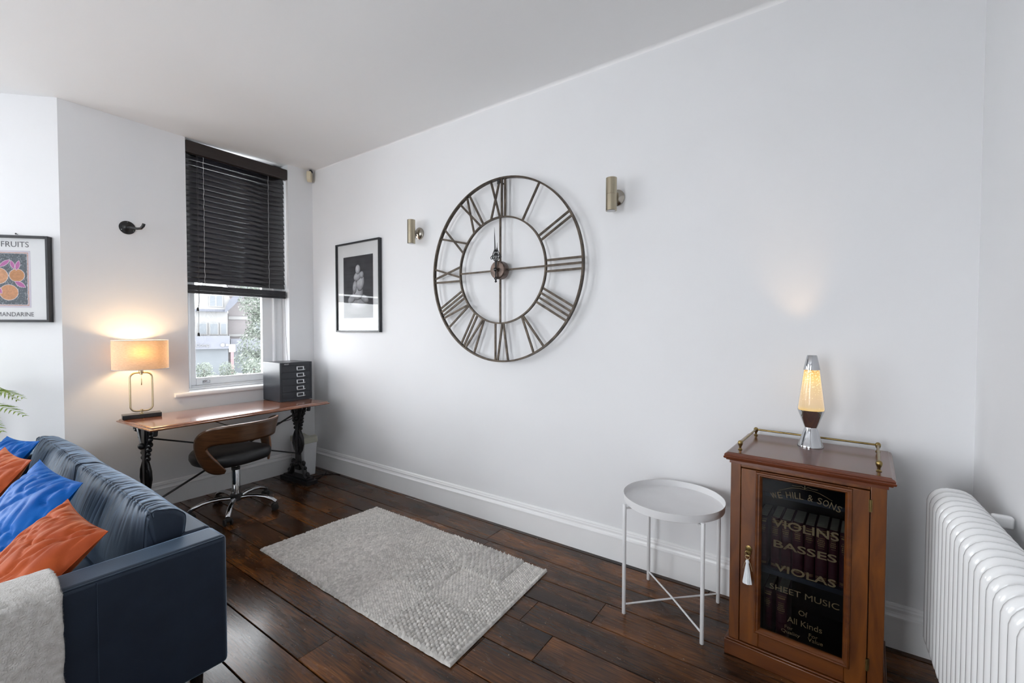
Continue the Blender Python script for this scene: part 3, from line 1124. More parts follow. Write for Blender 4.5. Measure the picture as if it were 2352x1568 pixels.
ctrl = [(.190, .350, .010), (.222, .364, .030), (.262, .388, .046), (.304, .425, .052), (.335, .470, .050), (.348, .515, .046), (.330, .562, .050), (.27, .602, .058), (.17, .616, .064), (.08, .620, .066), (0, .621, .066)]
half = ctrl
full = [(s, z, w) for s, z, w in half] + [(-s, z, w) for s, z, w in reversed(half[:-1])]


def catmull(pts, n=6):
    out = []
    P_ = [np.array(p) for p in pts]
    P_ = [2 * P_[0] - P_[1]] + P_ + [2 * P_[-1] - P_[-2]]
    for i in range(1, len(P_) - 2):
        for k in range(n):
            t = k / n
            out.append(.5 * ((2 * P_[i]) + (-P_[i - 1] + P_[i + 1]) * t + (2 * P_[i - 1] - 5 * P_[i] + 4 * P_[i + 1] - P_[i + 2]) * t * t + (-P_[i - 1] + 3 * P_[i] - 3 * P_[i + 1] + P_[i + 2]) * t ** 3))
    out.append(P_[-2])
    return out


pp = catmull(full, 5)
nw = 9
G = np.zeros((len(pp), nw, 3))
for i, (s, z, w) in enumerate(pp):
    a = pp[max(i - 1, 0)]
    b = pp[min(i + 1, len(pp) - 1)]
    tx, tz = b[0] - a[0], b[1] - a[1]
    L = math.hypot(tx, tz)
    nx, nz = -tz / L, tx / L
    for j in range(nw):
        q = (j / (nw - 1) * 2 - 1) * w
        G[i, j] = shell_pt(s + nx * q, z + nz * q)
mb = MB()
mb.grid(G)
o = mb.build('backrest', M['walnut'], ch, recalc=False, ang=60)
o.data.materials.append(M['ply_edge'])
md = o.modifiers.new('solid', 'SOLIDIFY')
md.thickness = .013
md.offset = 0
md.material_offset_rim = 1

# ------------------------------------------------------------------ pictures


def raster(name, W_, H_, nx, nz, fn, parent, mat, depth):
    """a print: nx x nz cells, colours from fn(u, v) in 0..1"""
    us = (np.arange(nx + 1)) / nx
    vs_ = (np.arange(nz + 1)) / nz
    U, Vv = np.meshgrid(us, vs_, indexing='ij')
    P = np.stack([(U - .5) * W_, np.full_like(U, depth), (Vv - .5) * H_], -1)
    mb = MB()
    mb.grid(P)
    o = mb.build(name, mat, parent, smooth=False, recalc=False)
    ca = o.data.color_attributes.new('ink', 'FLOAT_COLOR', 'POINT')
    col = fn(U.ravel(), Vv.ravel())
    ca.data.foreach_set('color', np.concatenate([col, np.ones((len(col), 1))], 1).astype(np.float32).ravel())
    return o


def picture(name, label, loc, rotz, w, h, fr, depth, group=None):
    """local x along the wall, local -y towards the room"""
    t = thing(name, label, 'picture', loc, rotz, group)
    mb = MB()
    mb.box((-w / 2, -depth, -h / 2), (-w / 2 + fr, 0, h / 2)).box((w / 2 - fr, -depth, -h / 2), (w / 2, 0, h / 2))
    mb.box((-w / 2 + fr, -depth, h / 2 - fr), (w / 2 - fr, 0, h / 2)).box((-w / 2 + fr, -depth, -h / 2), (w / 2 - fr, 0, -h / 2 + fr))
    mb.build('frame', M['frame_blk'], t, bevel=.0015)
    return t


pic = picture('framed_print', 'black framed monochrome print of a pale stone form, left of the clock', (-3.31, WY - .001, 1.702), 0, .615, .79, .014, .030)
MB().box((-.294, -.012, -.382), (.294, -.004, .382)).build('mount', M['mat_board'], pic, smooth=False)


def statue(u, v):
    n = len(u)
    x, z = (u - .5) * .42, (v - .5) * .555
    base = .030 + .02 * vnoise(u * 6, v * 10, 1) + .012 * vnoise(u * 3, v * 60, 2)
    col = np.stack([base * .95, base * .97, base * 1.12], -1)

    def blob(cx, cz, rx, rz, ang=0.0, b=.55):
        nonlocal col
        c, s_ = math.cos(R(ang)), math.sin(R(ang))
        dx, dz = x - cx, z - cz
        a, b_ = (dx * c + dz * s_) / rx, (-dx * s_ + dz * c) / rz
        d = a * a + b_ * b_
        ins = d < 1
        hgt = np.sqrt(np.clip(1 - d, 0, 1))
        lit = b * np.clip(.18 + .62 * hgt + .35 * (-a * .5 + b_ * .6), .04, 1) * (.85 + .3 * vnoise(x * 60, z * 60, 5))
        col[ins] = np.stack([lit * .97, lit * .98, lit * 1.04], -1)[ins]
    # plinth rock and a leaning pile of smooth stones: a plain stand-in for the photographed sculpture
    blob(.01, -.20, .17, .055, 0, .16)
    blob(.02, -.155, .12, .05, -4, .34)
    blob(-.085, -.10, .065, .035, 25, .42)
    blob(.095, -.11, .060, .032, -25, .38)
    blob(0, -.055, .075, .060, 12, .50)
    blob(-.045, .0, .030, .060, -8, .44)
    blob(.035, .035, .052, .075, -14, .55)
    blob(-.005, .095, .055, .038, 18, .5)
    blob(.055, .105, .028, .032, 0, .46)
    blob(.0, .155, .034, .042, 0, .58)
    return np.clip(col, 0, 1)


raster('print', .415, .545, 130, 170, statue, pic, M['print'], -.0135)
MB().box((-.294, -.0245, -.382), (.294, -.022, .382)).build('glass', M['pic_glass'], pic, smooth=False)

# fruit poster on the splayed bay wall
d45 = Vector((1, 1, 0)).normalized()
P0 = Vector((-4.03, .665, 0))
PW, PH = .50, .548
cpos = P0 - d45 * (.045 + PW / 2)
fp = picture('fruit_poster', 'black framed fruit poster with mandarines on the left bay wall', (cpos.x + .001, cpos.y - .001, 1.645), R(45), PW, PH, .015, .034)
MB().box((-.238, -.010, -.262), (.238, -.004, .262)).build('paper', M['paper'], fp, smooth=False)


def mandarins(u, v):
    W_, H_ = .275, .362
    x, z = (u - 1) * W_, v * H_            # x: 0 at right edge going negative
    nz1 = vnoise(x * 260, z * 90, 1)
    nz2 = vnoise(x * 60, z * 240, 2)
    k = .75 + .5 * nz2
    col = np.stack([.115 * k, .135 * k, .155 * k], -1)
    sc = (vnoise(x * 420, z * 110, 7) > .80)
    col[sc] = (.34, .38, .40)
    # borders: lavender, orange line, pale line
    ex = np.minimum(np.minimum(u * W_, -x), np.minimum(z, H_ - z)) + .0012 * (nz1 - .5)
    col[ex < .020] = (.60, .57, .62)
    col[ex < .0165] = (.50, .27, .20)
    col[ex < .0120] = (.58, .55, .62)

    def fruit(cx, cz, r, c):
        nonlocal col
        dd = np.hypot(x - cx, (z - cz) * 1.03) + .0012 * (nz1 - .5)
        col[dd < r + .003] = (.66, .60, .62)
        kk = (.9 + .25 * vnoise(x * 130, z * 130, 4))[:, None]
        ins = dd < r
        col[ins] = (np.array(c)[None, :] * kk)[ins]

    def leaf(cx, cz, a, b, ang):
        nonlocal col
        c, s_ = math.cos(R(ang)), math.sin(R(ang))
        dx, dz = x - cx, z - cz
        p, q = (dx * c + dz * s_) / a, (-dx * s_ + dz * c) / b
        d = np.abs(q) + p * p
        col[d < 1.16] = (.62, .52, .60)
        col[d < .9] = (.46, .15, .36)
    for f_ in [(-.075, .205, .040, (.50, .25, .12)), (-.175, .200, .051, (.56, .30, .17)), (-.120, .096, .049, (.55, .28, .15)), (-.225, .090, .036, (.52, .26, .13))]:
        fruit(*f_)
    for l_ in [(-.098, .272, .028, .011, 108), (-.070, .268, .032, .012, 76), (-.140, .280, .036, .012, 38), (-.058, .148, .034, .014, -32), (-.176, .112, .030, .015, -50), (-.215, .27, .030, .012, 120)]:
        leaf(*l_)
    return np.clip(col, 0, 1)


raster('artwork', .275, .362, 150, 196, mandarins, fp, M['print'], -.0105)


def fit_text(body, x0, x1, z0, z1, y_, mat, name, parent):
    t = text_mesh(body, .05, mat, name, parent, extrude=.0002)
    co = np.array([v.co[:] for v in t.data.vertices])
    lo, hi = co.min(0), co.max(0)
    for v in t.data.vertices:
        v.co = (x0 + (v.co.x - lo[0]) * (x1 - x0) / (hi[0] - lo[0]), y_ - v.co.z, z0 + (v.co.y - lo[1]) * (z1 - z0) / (hi[1] - lo[1]))
    return t


fit_text('LES', -.108, -.036, .203, .238, -.0108, M['ink'], 'title_lettering', fp)
fit_text('FRUITS', -.018, .131, .203, .238, -.0108, M['ink'], 'title_lettering', fp)
fit_text('LA', -.102, -.064, -.237, -.210, -.0108, M['ink'], 'caption_lettering', fp)
fit_text('MANDARINE', -.048, .150, -.237, -.210, -.0108, M['ink'], 'caption_lettering', fp)
MB().box((-.238, -.0275, -.262), (.238, -.025, .262)).build('glass', M['pic_glass'], fp, smooth=False)
nl = MB()
nl.tube([(0, 0, 0), (0, -.012, .001)], .002, 8).ball((0, -.013, .001), .005, (1, .5, 1))
q = P0 - d45 * .232
o = nl.build('picture_nail', M['iron'])
o.location = (q.x, q.y, 1.931)
o.rotation_euler = (0, 0, R(45))
tag(o, 'small dark nail above the fruit poster', 'nail')

# ------------------------------------------------------------------ wall clock
CX, CZ, CY = -1.729, 1.720, 2.345
ck = thing('wall_clock', 'large open aged iron skeleton clock with roman numerals on the long wall', 'clock', (CX, CY, CZ))


def ring(r, w, d, n=120):
    m_ = MB()
    P = np.zeros((n, 4, 3))
    for k in range(n):
        a = 2 * PI * k / n
        for j, (rr_, yy_) in enumerate(((r - w / 2, -d / 2), (r + w / 2, -d / 2), (r + w / 2, d / 2), (r - w / 2, d / 2))):
            P[k, j] = (rr_ * math.sin(a), yy_, rr_ * math.cos(a))
    m_.grid(P, wrap_u=True, wrap_v=True)
    return m_


RO, RI = .603, .350
ring(RO, .011, .024).build('outer_ring', M['clock'], ck)
ring(RI, .010, .018).build('inner_ring', M['clock'], ck)
for a in (0, 90, 180, 270):
    ar = R(a)
    dx, dz = math.sin(ar), math.cos(ar)
    MB().bar((dx * .05, 0, dz * .05), (dx * (RI - .004), 0, dz * (RI - .004)), .011, .010, (0, 1, 0)).build('spoke', M['clock'], ck)


def numeral(hour, strokes):
    """strokes: list of (x at inner ring, x at outer ring)"""
    a = R(hour * 30)
    o_ = Vector((math.sin(a), 0, math.cos(a)))
    t_ = Vector((math.cos(a), 0, -math.sin(a)))
    m_ = MB()
    for k, (xi, xo) in enumerate(strokes):
        ri = math.sqrt((RI + .004) ** 2 - xi * xi)
        ro = math.sqrt((RO - .004) ** 2 - xo * xo)
        yy = -.002 * (k % 2)
        p = o_ * ri + t_ * xi + Vector((0, yy, 0))
        q_ = o_ * ro + t_ * xo + Vector((0, yy, 0))
        m_.bar(p, q_, .0135, .008, (0, 1, 0))
    m_.build('numeral', M['clock'], ck)


g_ = .034
I_ = lambda c: [(c, c)]
V_ = lambda c: [(c - .004, c - .042), (c + .004, c + .042)]
X_ = lambda c: [(c - .036, c + .036), (c + .036, c - .036)]
numeral(1, I_(0))
numeral(2, I_(-.017) + I_(.017))
numeral(3, I_(-g_) + I_(0) + I_(g_))
numeral(4, I_(-.048) + I_(-.016) + I_(.016) + I_(.048))
numeral(5, V_(0))
numeral(6, V_(-.022) + I_(.040))
numeral(7, V_(-.040) + I_(.022) + I_(.050))
numeral(8, V_(-.055) + I_(.008) + I_(.036) + I_(.064))
numeral(9, I_(-.048) + X_(.014))
numeral(10, X_(0))
numeral(11, X_(-.022) + I_(.038))
numeral(12, X_(-.040) + I_(.012) + I_(.040))
mt = Matrix.Rotation(R(90), 4, 'X')
mb = MB().lathe([(.058, -.020), (.060, -.014), (.060, .030), (.054, .036), (.020, .038)], n=40, mat=mt)
mb.build('hub', M['clock_hub'], ck, bevel=.001)


def hand(name, ang, length, yy, big):
    a = R(ang)
    o_ = Vector((math.sin(a), 0, math.cos(a)))
    t_ = Vector((math.cos(a), 0, -math.sin(a)))
    m_ = MB()

    def pt(r, s):
        return o_ * r + t_ * s + Vector((0, yy, 0))
    m_.tube([pt(-.045, 0), pt(.05, 0)], .004, 8)
    for sgn in (-1, 1):
        m_.tube([pt(.05, 0), pt(.068, sgn * .016), pt(.088, sgn * .024), pt(.108, sgn * .016), pt(.128, sgn * .004), pt(.14, 0)], .0028, 6)
        m_.tube([pt(.075, sgn * .022), pt(.070, sgn * .034), pt(.082, sgn * .038), pt(.092, sgn * .028)], .0026, 6)
        m_.tube([pt(.085, 0), pt(.098, sgn * .010), pt(.112, 0)], .0022, 6)
        m_.tube([pt(-.045, 0), pt(-.058, sgn * .010), pt(-.070, 0)], .0035, 6)
    m_.tube([pt(.05, 0), pt(.14, 0), pt(length * .75, 0), pt(length, 0)], [.003, .0042, .0028, .0006], 8)
    m_.ball(tuple(pt(-.078, 0)), .007)
    m_.build(name, M['iron'], ck)


hand('minute_hand', -2, .275, -.052, True)
hand('hour_hand', 3, .175, -.046, False)
MB().ball((0, -.056, 0), .014, (1, .7, 1)).build('hand_cap', M['black_gloss'], ck)
MB().box((-.022, -.006, .568), (-.004, .0, .598)).tube([(-.013, -.004, .585), (-.013, .055, .585)], .005, 8).build('wall_fixing', M['iron'], ck)

# ------------------------------------------------------------------ sconces


def sconce(x, label):
    s_ = thing('wall_sconce', label, 'wall light', (x, WY, 2.072), 0, 'up and down wall lights on the long wall')
    mt_ = Matrix.Rotation(R(90), 4, 'X')
    MB().lathe([(.044, 0), (.046, .004), (.046, .014), (.040, .018), (.034, .026), (.012, .032)], n=36, mat=mt_).build('wall_plate', M['sconce_plate'], s_)
    MB().lathe([(.0075, .028), (.0075, .062)], n=16, mat=mt_).build('arm', M['sconce_plate'], s_)
    mb_ = MB()
    mb_.lathe([(.024, -.088), (.030, -.089), (.030, -.0015), (.0296, -.001), (.0296, .0), (.030, .0005), (.030, .089), (.024, .088)], (0, -.090, 0), 40, cap=True)
    mb_.build('barrel', M['sconce'], s_)
    MB().lathe([(.0235, -.0895), (.0235, -.0905)], (0, -.090, 0), 32).build('lens', M['lens'], s_)
    MB().lathe([(.0235, .0885), (.0235, .0895)], (0, -.090, 0), 32).build('lens', M['lens'], s_)


sconce(-2.545, 'brushed brass up and down wall light between the picture and the clock')
sconce(-.943, 'brushed brass up and down wall light right of the clock')

# ------------------------------------------------------------------ hook and alarm sensor
hk = thing('wall_hook', 'black round wall hook above the table lamp', 'hook', (WX, 1.003, 2.048))
mt = Matrix.Rotation(R(90), 4, 'Y')
MB().lathe([(.046, 0), (.047, .003), (.045, .007), (.034, .010), (.026, .012), (.018, .020), (.010, .024)], n=36, mat=mt).build('rose', M['iron'], hk)
MB().tube([(.015, 0, 0), (.045, .012, -.004), (.075, .036, -.010), (.095, .052, -.008), (.105, .062, .010), (.107, .066, .026)], [.010, .009, .0085, .009, .010, .0095], 12).build('prong', M['iron'], hk)
for a in (90, 210, 330):
    MB().ball((.007, .036 * math.cos(R(a)), .036 * math.sin(R(a))), .005, (.5, 1, 1)).build('screw', M['chrome'], hk)

sn = thing('alarm_sensor', 'yellowed cream alarm motion sensor high in the corner under the ceiling', 'sensor', (-3.985, 2.355, 2.732), R(-45))
MB().prism([(-.010, 0), (.010, 0), (.024, .012), (.033, .034), (.035, .060), (.035, .096), (-.035, .096), (-.035, .060), (-.033, .034), (-.024, .012)], -.028, .012, 'y').build('sensor_body', M['cream'], sn, bevel=.008, seg=4)
MB().box((-.024, -.004, .093), (.024, .016, .112)).build('bracket', M['cord_d'], sn, bevel=.002)
MB().box((-.010, -.0295, .050), (.010, -.026, .054)).build('sensor_slot', M['iron'], sn)

# ------------------------------------------------------------------ rug
c00, c01, c11, c10 = [np.array(c) for c in ((-2.729, 1.265), (-2.672, 2.078), (-1.193, 2.052), (-1.158, 1.240))]
NU, NV = 700, 380
U, Vv = np.meshgrid(np.linspace(0, 1, NU), np.linspace(0, 1, NV), indexing='ij')
Lx, Ly = 1.50, .80
xm, ym = U * Lx, Vv * Ly
# patches: three lengthwise strips, each cut at its own places
cuts = [[0, .19, .42, .64, .86, 1.12, 1.5], [0, .33, .58, .83, 1.10, 1.31, 1.5], [0, .25, .55, .80, 1.02, 1.35, 1.5]]
sizes = [[.0125, .0115, .0165, .0125, .0120, .0195], [.0115, .0150, .0125, .0200, .0130, .0165], [.0120, .0135, .0125, .0175, .0190, .0125]]
offs = [[-.002, .000, .002, -.002, -.001, .006], [.000, .001, -.002, .006, -.001, .003], [-.002, .000, -.001, .003, .005, -.001]]
style = [[1, 0, 0, 1, 0, 0], [0, 1, 0, 0, 1, 0], [0, 0, 1, 0, 1, 0]]
tones = [[.90, 1.0, 1.02, .95, 1.03, .90], [.99, 1.03, .96, .93, 1.02, 1.0], [1.03, .97, 1.02, 1.0, .93, 1.04]]
TN = np.ones_like(xm)
H = np.zeros_like(xm)
seam = np.ones_like(xm)
wob = .004 * (vnoise(xm * 20, ym * 20, 9) - .5)
for s_ in range(3):
    y0, y1 = Ly * s_ / 3, Ly * (s_ + 1) / 3
    for k in range(6):
        x0, x1 = cuts[s_][k], cuts[s_][k + 1]
        msk = (ym >= y0 - (1e-6 if s_ == 0 else 0)) & (ym < y1 + (1e-6 if s_ == 2 else 0)) & (xm >= x0) & (xm <= x1)
        a = sizes[s_][k]
        lx, ly = (a * .95, a * 1.12) if not style[s_][k] else (a * .80, a * 2.0)
        X1, Y1 = xm + wob, ym + .5 * wob
        row = np.floor(X1 / lx)
        ph = (row % 2) * .5
        jit = np.sin(row * 12.9898) * .5 * .25
        cu_ = (X1 / lx) % 1 - .5
        cv_ = (Y1 / ly + ph + jit + .04 * np.sin(row * 3.7 + Y1 * 40)) % 1 - .5
        ci = np.floor(Y1 / ly + ph + jit + .04 * np.sin(row * 3.7 + Y1 * 40))
        rnd = np.abs(np.sin(row * 127.1 + ci * 311.7) * 43758.5) % 1
        d2 = (cu_ * 2) ** 2 * .95 + (cv_ * 2) ** 2 * .85
        hh = np.sqrt(np.clip(1.0 - d2 * 1.12, 0, 1)) * (.0045 + a * .42) * (.75 + .40 * rnd)
        H[msk] = (hh + offs[s_][k] + .0055)[msk]
        TN[msk] = (tones[s_][k] * (.80 + .30 * rnd))[msk]
        e = np.minimum(np.minimum(xm - x0, x1 - xm), np.minimum(ym - y0, y1 - ym))
        if s_ == 1:
            pass
        seam[msk] = np.clip(e / .006, .10, 1)[msk]
edge = np.minimum(np.minimum(xm, Lx - xm), np.minimum(ym, Ly - ym))
H = H * (.22 + .78 * np.clip(seam, 0, 1)) * np.clip(edge / .008, .12, 1) + .0035
# bound edge along the near end
bd = (Lx - xm) < .016
H[bd] = .012 + .003 * np.sqrt(np.clip(1 - ((Lx - xm[bd] - .008) / .009) ** 2, 0, 1)) + .001 * np.sin(ym[bd] * 900)
H[(edge < .0015)] = .002
rag = .004 * (vnoise(xm * 70, ym * 70, 4) - .5)
PX = (1 - U) * (1 - Vv) * c00[0] + (1 - U) * Vv * c01[0] + U * Vv * c11[0] + U * (1 - Vv) * c10[0]
PY = (1 - U) * (1 - Vv) * c00[1] + (1 - U) * Vv * c01[1] + U * Vv * c11[1] + U * (1 - Vv) * c10[1]
PY = PY + np.where((Vv < .01) | (Vv > .99), rag, 0) + .008 * np.sin(U * 3.1) * (Vv - .5)
PZ = H
rl = PX.min(), PY.min()
P = np.stack([PX, PY, PZ], -1).reshape(-1, 3)
idx = np.arange(NU * NV).reshape(NU, NV)
q4 = np.stack([idx[:-1, :-1], idx[1:, :-1], idx[1:, 1:], idx[:-1, 1:]], -1).reshape(-1, 4)
me = bpy.data.meshes.new('rug')
me.vertices.add(len(P))
me.vertices.foreach_set('co', P.astype(np.float32).ravel())
me.loops.add(len(q4) * 4)
me.loops.foreach_set('vertex_index', q4.astype(np.int32).ravel())
me.polygons.add(len(q4))
me.polygons.foreach_set('loop_start', np.arange(0, len(q4) * 4, 4, dtype=np.int32))
me.polygons.foreach_set('loop_total', np.full(len(q4), 4, dtype=np.int32))
me.polygons.foreach_set('use_smooth', np.ones(len(q4), dtype=bool))
me.update()
me.validate()
ca = me.color_attributes.new('wool', 'FLOAT_COLOR', 'POINT')
TNr = TN.ravel()
ca.data.foreach_set('color', np.stack([TNr, TNr, TNr, np.ones_like(TNr)], 1).astype(np.float32).ravel())
me.materials.append(M['rug'])
o = bpy.data.objects.new('rug', me)
COL.objects.link(o)
tag(o, 'chunky grey woven wool rug in textured patches on the dark floorboards', 'rug')

# ------------------------------------------------------------------ side table
st = thing('side_table', 'small white metal side table with round tray top, left of the cabinet', 'table', (-.550, 2.125, 0))
mb = MB()
RT = .222
mb.lathe([(.0005, .5065), (RT - .008, .5065), (RT, .511), (RT + .0025, .540), (RT + .0045, .5405), (RT + .0045, .538), (RT + .002, .506), (RT - .006, .502), (.0005, .502)], n=72)
mb.build('tray', M['table_w'], st)
legs = [(-.172, -.172), (.170, -.176), (.174, .168), (-.166, .172)]
for (lx, ly) in legs:
    mb = MB().lathe([(.0070, 0), (.0085, .002), (.0085, .513), (.0070, .516)], (lx, ly, 0), 16)
    ix, iy = lx * .86, ly * .86
    mb.bar((lx, ly, .497), (ix, iy, .497), .006, .009)
    mb.build('leg', M['table_w'], st)
for a, b in ((0, 2), (1, 3)):
    MB().tube([(*legs[a], .045), (0, 0, .045 + (.006 if a else 0)), (*legs[b], .045)], .0042, 10).build('crossbar', M['table_w'], st)

# ------------------------------------------------------------------ cabinet
CA = R(-4.5)
cab = thing('display_cabinet', 'small mahogany music cabinet with gold lettered glass door beside the radiator', 'cabinet', (-.280, 1.964, 0), CA)
CW, CD, CHT = .484, .385, .800
mb = MB()
mb.box((0, .0, .066), (.037, .03, .787))                   # front stiles
mb.box((.441, .0, .066), (CW, .03, .787))
mb.box((0, .03, .066), (.018, CD, .787))
mb.box((CW - .018, .03, .066), (CW, CD, .787))
mb.box((.037, .0, .774), (.441, .03, .787))
mb.build('carcass', M['cab'], cab, bevel=.002)
mb = MB()
mb.box((.018, CD - .008, .066), (CW - .018, CD, .787))
mb.box((.018, .03, .066), (CW - .018, CD - .008, .078))
mb.box((.018, .03, .775), (CW - .018, CD - .008, .787))
mb.box((.018, .031, .078), (.021, CD - .008, .775)).box((CW - .021, .031, .078), (CW - .018, CD - .008, .775))
mb.build('back_panel', M['cab_in'], cab)
MB().box((.022, .045, .355), (CW - .022, CD - .010, .374)).build('shelf', M['shelf'], cab, bevel=.001)
MB().box((.022, .045, .664), (CW - .022, CD - .010, .680)).build('shelf', M['shelf'], cab, bevel=.001)
MB().box((-.014, -.014, 0), (CW + .014, CD, .060)).box((-.008, -.008, .060), (CW + .008, CD, .067)).build('plinth', M['cab_h'], cab, bevel=.003)
mb = bevel_slab(.0, CW, .0, .40, [(.004, .786), (.004, .797), (.014, .799), (.016, .803), (.022, .806), (.024, .812), (.020, .816), (.022, .819), (.018, .825), (.012, .8275), (.010, .830)])
mb.build('top', M['cab_top'], cab, ang=25)
# door
dx0, dx1, dz0, dz1 = .0395, .439, .070, .771
gx0, gx1, gz0, gz1 = .107, .377, .142, .752
dr = bpy.data.objects.new('door', None)
COL.objects.link(dr)
dr.parent = cab
MB().box((dx0, -.003, dz0), (gx0, .018, dz1)).build('door_stile', M['cab'], dr, bevel=.002)
MB().box((gx1, -.003, dz0), (dx1, .018, dz1)).build('door_stile', M['cab'], dr, bevel=.002)
MB().box((gx0, -.003, dz0), (gx1, .018, gz0)).build('door_rail', M['cab_h'], dr, bevel=.002)
MB().box((gx0, -.003, gz1), (gx1, .018, dz1)).build('door_rail', M['cab_h'], dr, bevel=.002)
# moulding picture-frame style
prof = [(-.016, -.003), (-.014, -.011), (-.009, -.013), (-.006, -.010), (-.002, -.010), (.003, -.004), (.006, .006), (.006, .010), (-.016, .010)]
vs, fs = [], []
k = len(prof)
for (cx, cz, sx, sz) in ((gx0, gz0, 1, 1), (gx1, gz0, -1, 1), (gx1, gz1, -1, -1), (gx0, gz1, 1, -1)):
    for a, b in prof:
        vs.append((cx + sx * a, b, cz + sz * a))
for i in range(4):
    j = (i + 1) % 4
    for q in range(k):
        fs.append((i * k + q, i * k + (q + 1) % k, j * k + (q + 1) % k, j * k + q))
MB().add(vs, fs).build('door_moulding', M['cab_h'], dr, ang=30)
MB().box((gx0 + .002, .004, gz0 + .002), (gx1 - .002, .007, gz1 - .002)).build('glass', M['door_glass'], dr, smooth=False)


def glass_text(body, s0, s1, z0, z1, space=1.0, offset=0.0):
    """lettering fitted between s0..s1 across the glass and z0..z1 up it"""
    t = text_mesh(body, .05, M['gold_letter'], 'lettering', dr, extrude=.0002, space=space, offset=offset)
    co = np.array([v.co[:] for v in t.data.vertices])
    lo, hi = co.min(0), co.max(0)
    kx_, kz_ = (s1 - s0) / (hi[0] - lo[0]), (z1 - z0) / (hi[1] - lo[1])
    for v in t.data.vertices:
        v.co = (s0 + (v.co.x - lo[0]) * kx_, .0032 - v.co.z, z0 + (v.co.y - lo[1]) * kz_)
    return t


gc = .252
# top line follows a shallow arch
line = 'WE HILL & SONS'
wid = {'W': 1.35, 'E': .9, ' ': .62, 'H': 1.05, 'I': .55, 'L': .85, '&': 1.1, 'S': .95, 'O': 1.15, 'N': 1.15}
tot = sum(wid[c] for c in line)
x = 0
spanw = .222
allv, allf = [], []
for c in line:
    w_ = wid[c] / tot * spanw
    if c != ' ':
        px = x + w_ / 2 - spanw / 2
        t = text_mesh(c, .05, M['gold_letter'], 'letter', None, extrude=.0002)
        co = np.array([v.co[:] for v in t.data.vertices])
        lo, hi = co.min(0), co.max(0)
        lw_, lh_ = w_ * (.30 if c == 'I' else .84), .0235
        an = math.atan(-3.6 * px)
        n0 = len(allv)
        for p in co:
            a_ = ((p[0] - lo[0]) / (hi[0] - lo[0]) - .5) * lw_
            b_ = ((p[1] - lo[1]) / (hi[1] - lo[1]) - .5) * lh_
            allv.append((gc + px + a_ * math.cos(an) - b_ * math.sin(an), .0032 - p[2], .703 - 1.8 * px * px + a_ * math.sin(an) + b_ * math.cos(an)))
        allf += [tuple(n0 + i for i in f.vertices) for f in t.data.polygons]
        bpy.data.objects.remove(t)
    x += w_
MB().add(allv, allf).build('lettering', M['gold_letter'], dr, smooth=False, recalc=False)
# flourish
mb = MB()
for sg in (-1, 1):
    mb.tube([(gc + sg * x_, .0028, z_) for x_, z_ in ((.0, .731), (.02, .7315), (.045, .727), (.083, .709))], .0009, 5)
    mb.tube([(gc + sg * x_, .0028, z_) for x_, z_ in ((.000, .734), (.010, .741), (.024, .7375), (.040, .7385))], .0011, 5)
mb.tube([(gc, .0028, .731), (gc, .0028, .748)], .0013, 5)
mb.build('flourish', M['gold_letter'], dr)
glass_text('VIOLINS', .149, .356, .5655, .5975, offset=.0008)
glass_text('BASSES', .154, .351, .4865, .5145, offset=.0008)
glass_text('VIOLAS', .160, .350, .396, .424, offset=.0008)
glass_text('SHEET MUSIC', .144, .361, .3185, .341)
glass_text('Of', .239, .267, .2525, .272)
glass_text('All Kinds', .203, .312, .212, .234)
glass_text('For', .195, .222, .184, .197)
glass_text('Quality', .184, .245, .163, .179)
glass_text('For', .272, .300, .183, .197)
glass_text('Value', .269, .315, .166, .181)
for z in (.700, .145):
    mb = MB().box((.436, -.0045, z), (.446, .003, z + .042)).lathe([(.003, z), (.003, z + .042)], (.4405, -.005, 0), 10)
    mb.build('hinge', M['brass'], dr)
# escutcheon, key and ring (the key stays in the lock of the door)
kx, kz = .070, .448
mb = MB()
mb.lathe([(.012, 0), (.012, .003), (.008, .004)], n=20, mat=Matrix.Translation((kx, -.003, kz + .006)) @ Matrix.Rotation(R(90), 4, 'X'))
mb.ball((kx, -.004, kz - .010), .009, (1, .4, 1.5))
mb.build('escutcheon', M['brass'], dr)
mb = MB()
mb.tube([(kx, .0, kz), (kx, -.024, kz)], .0022, 8)
mb.tube([(kx + .009 * math.cos(2 * PI * i / 16), -.026, kz - .006 + .010 * math.sin(2 * PI * i / 16)) for i in range(16)], .0016, 6, closed=True)
mb.build('key', M['brass'], dr)
# brass gallery
mb = MB()
gp = [(.022, .055), (.022, .375), (.462, .375), (.462, .055)]
hz = .858
for (px, py) in gp:
    mb.lathe([(.008, .830), (.0085, .832), (.0045, .836), (.0045, .843), (.007, .847), (.0095, .855), (.0095, .861), (.006, .867), (.0, .869)], (px, py, 0), 16)
for a, b in zip(gp[:-1], gp[1:]):
    mb.tube([(*a, hz), (*b, hz)], .0042, 10)
mb.build('gallery_rail', M['brass'], cab)

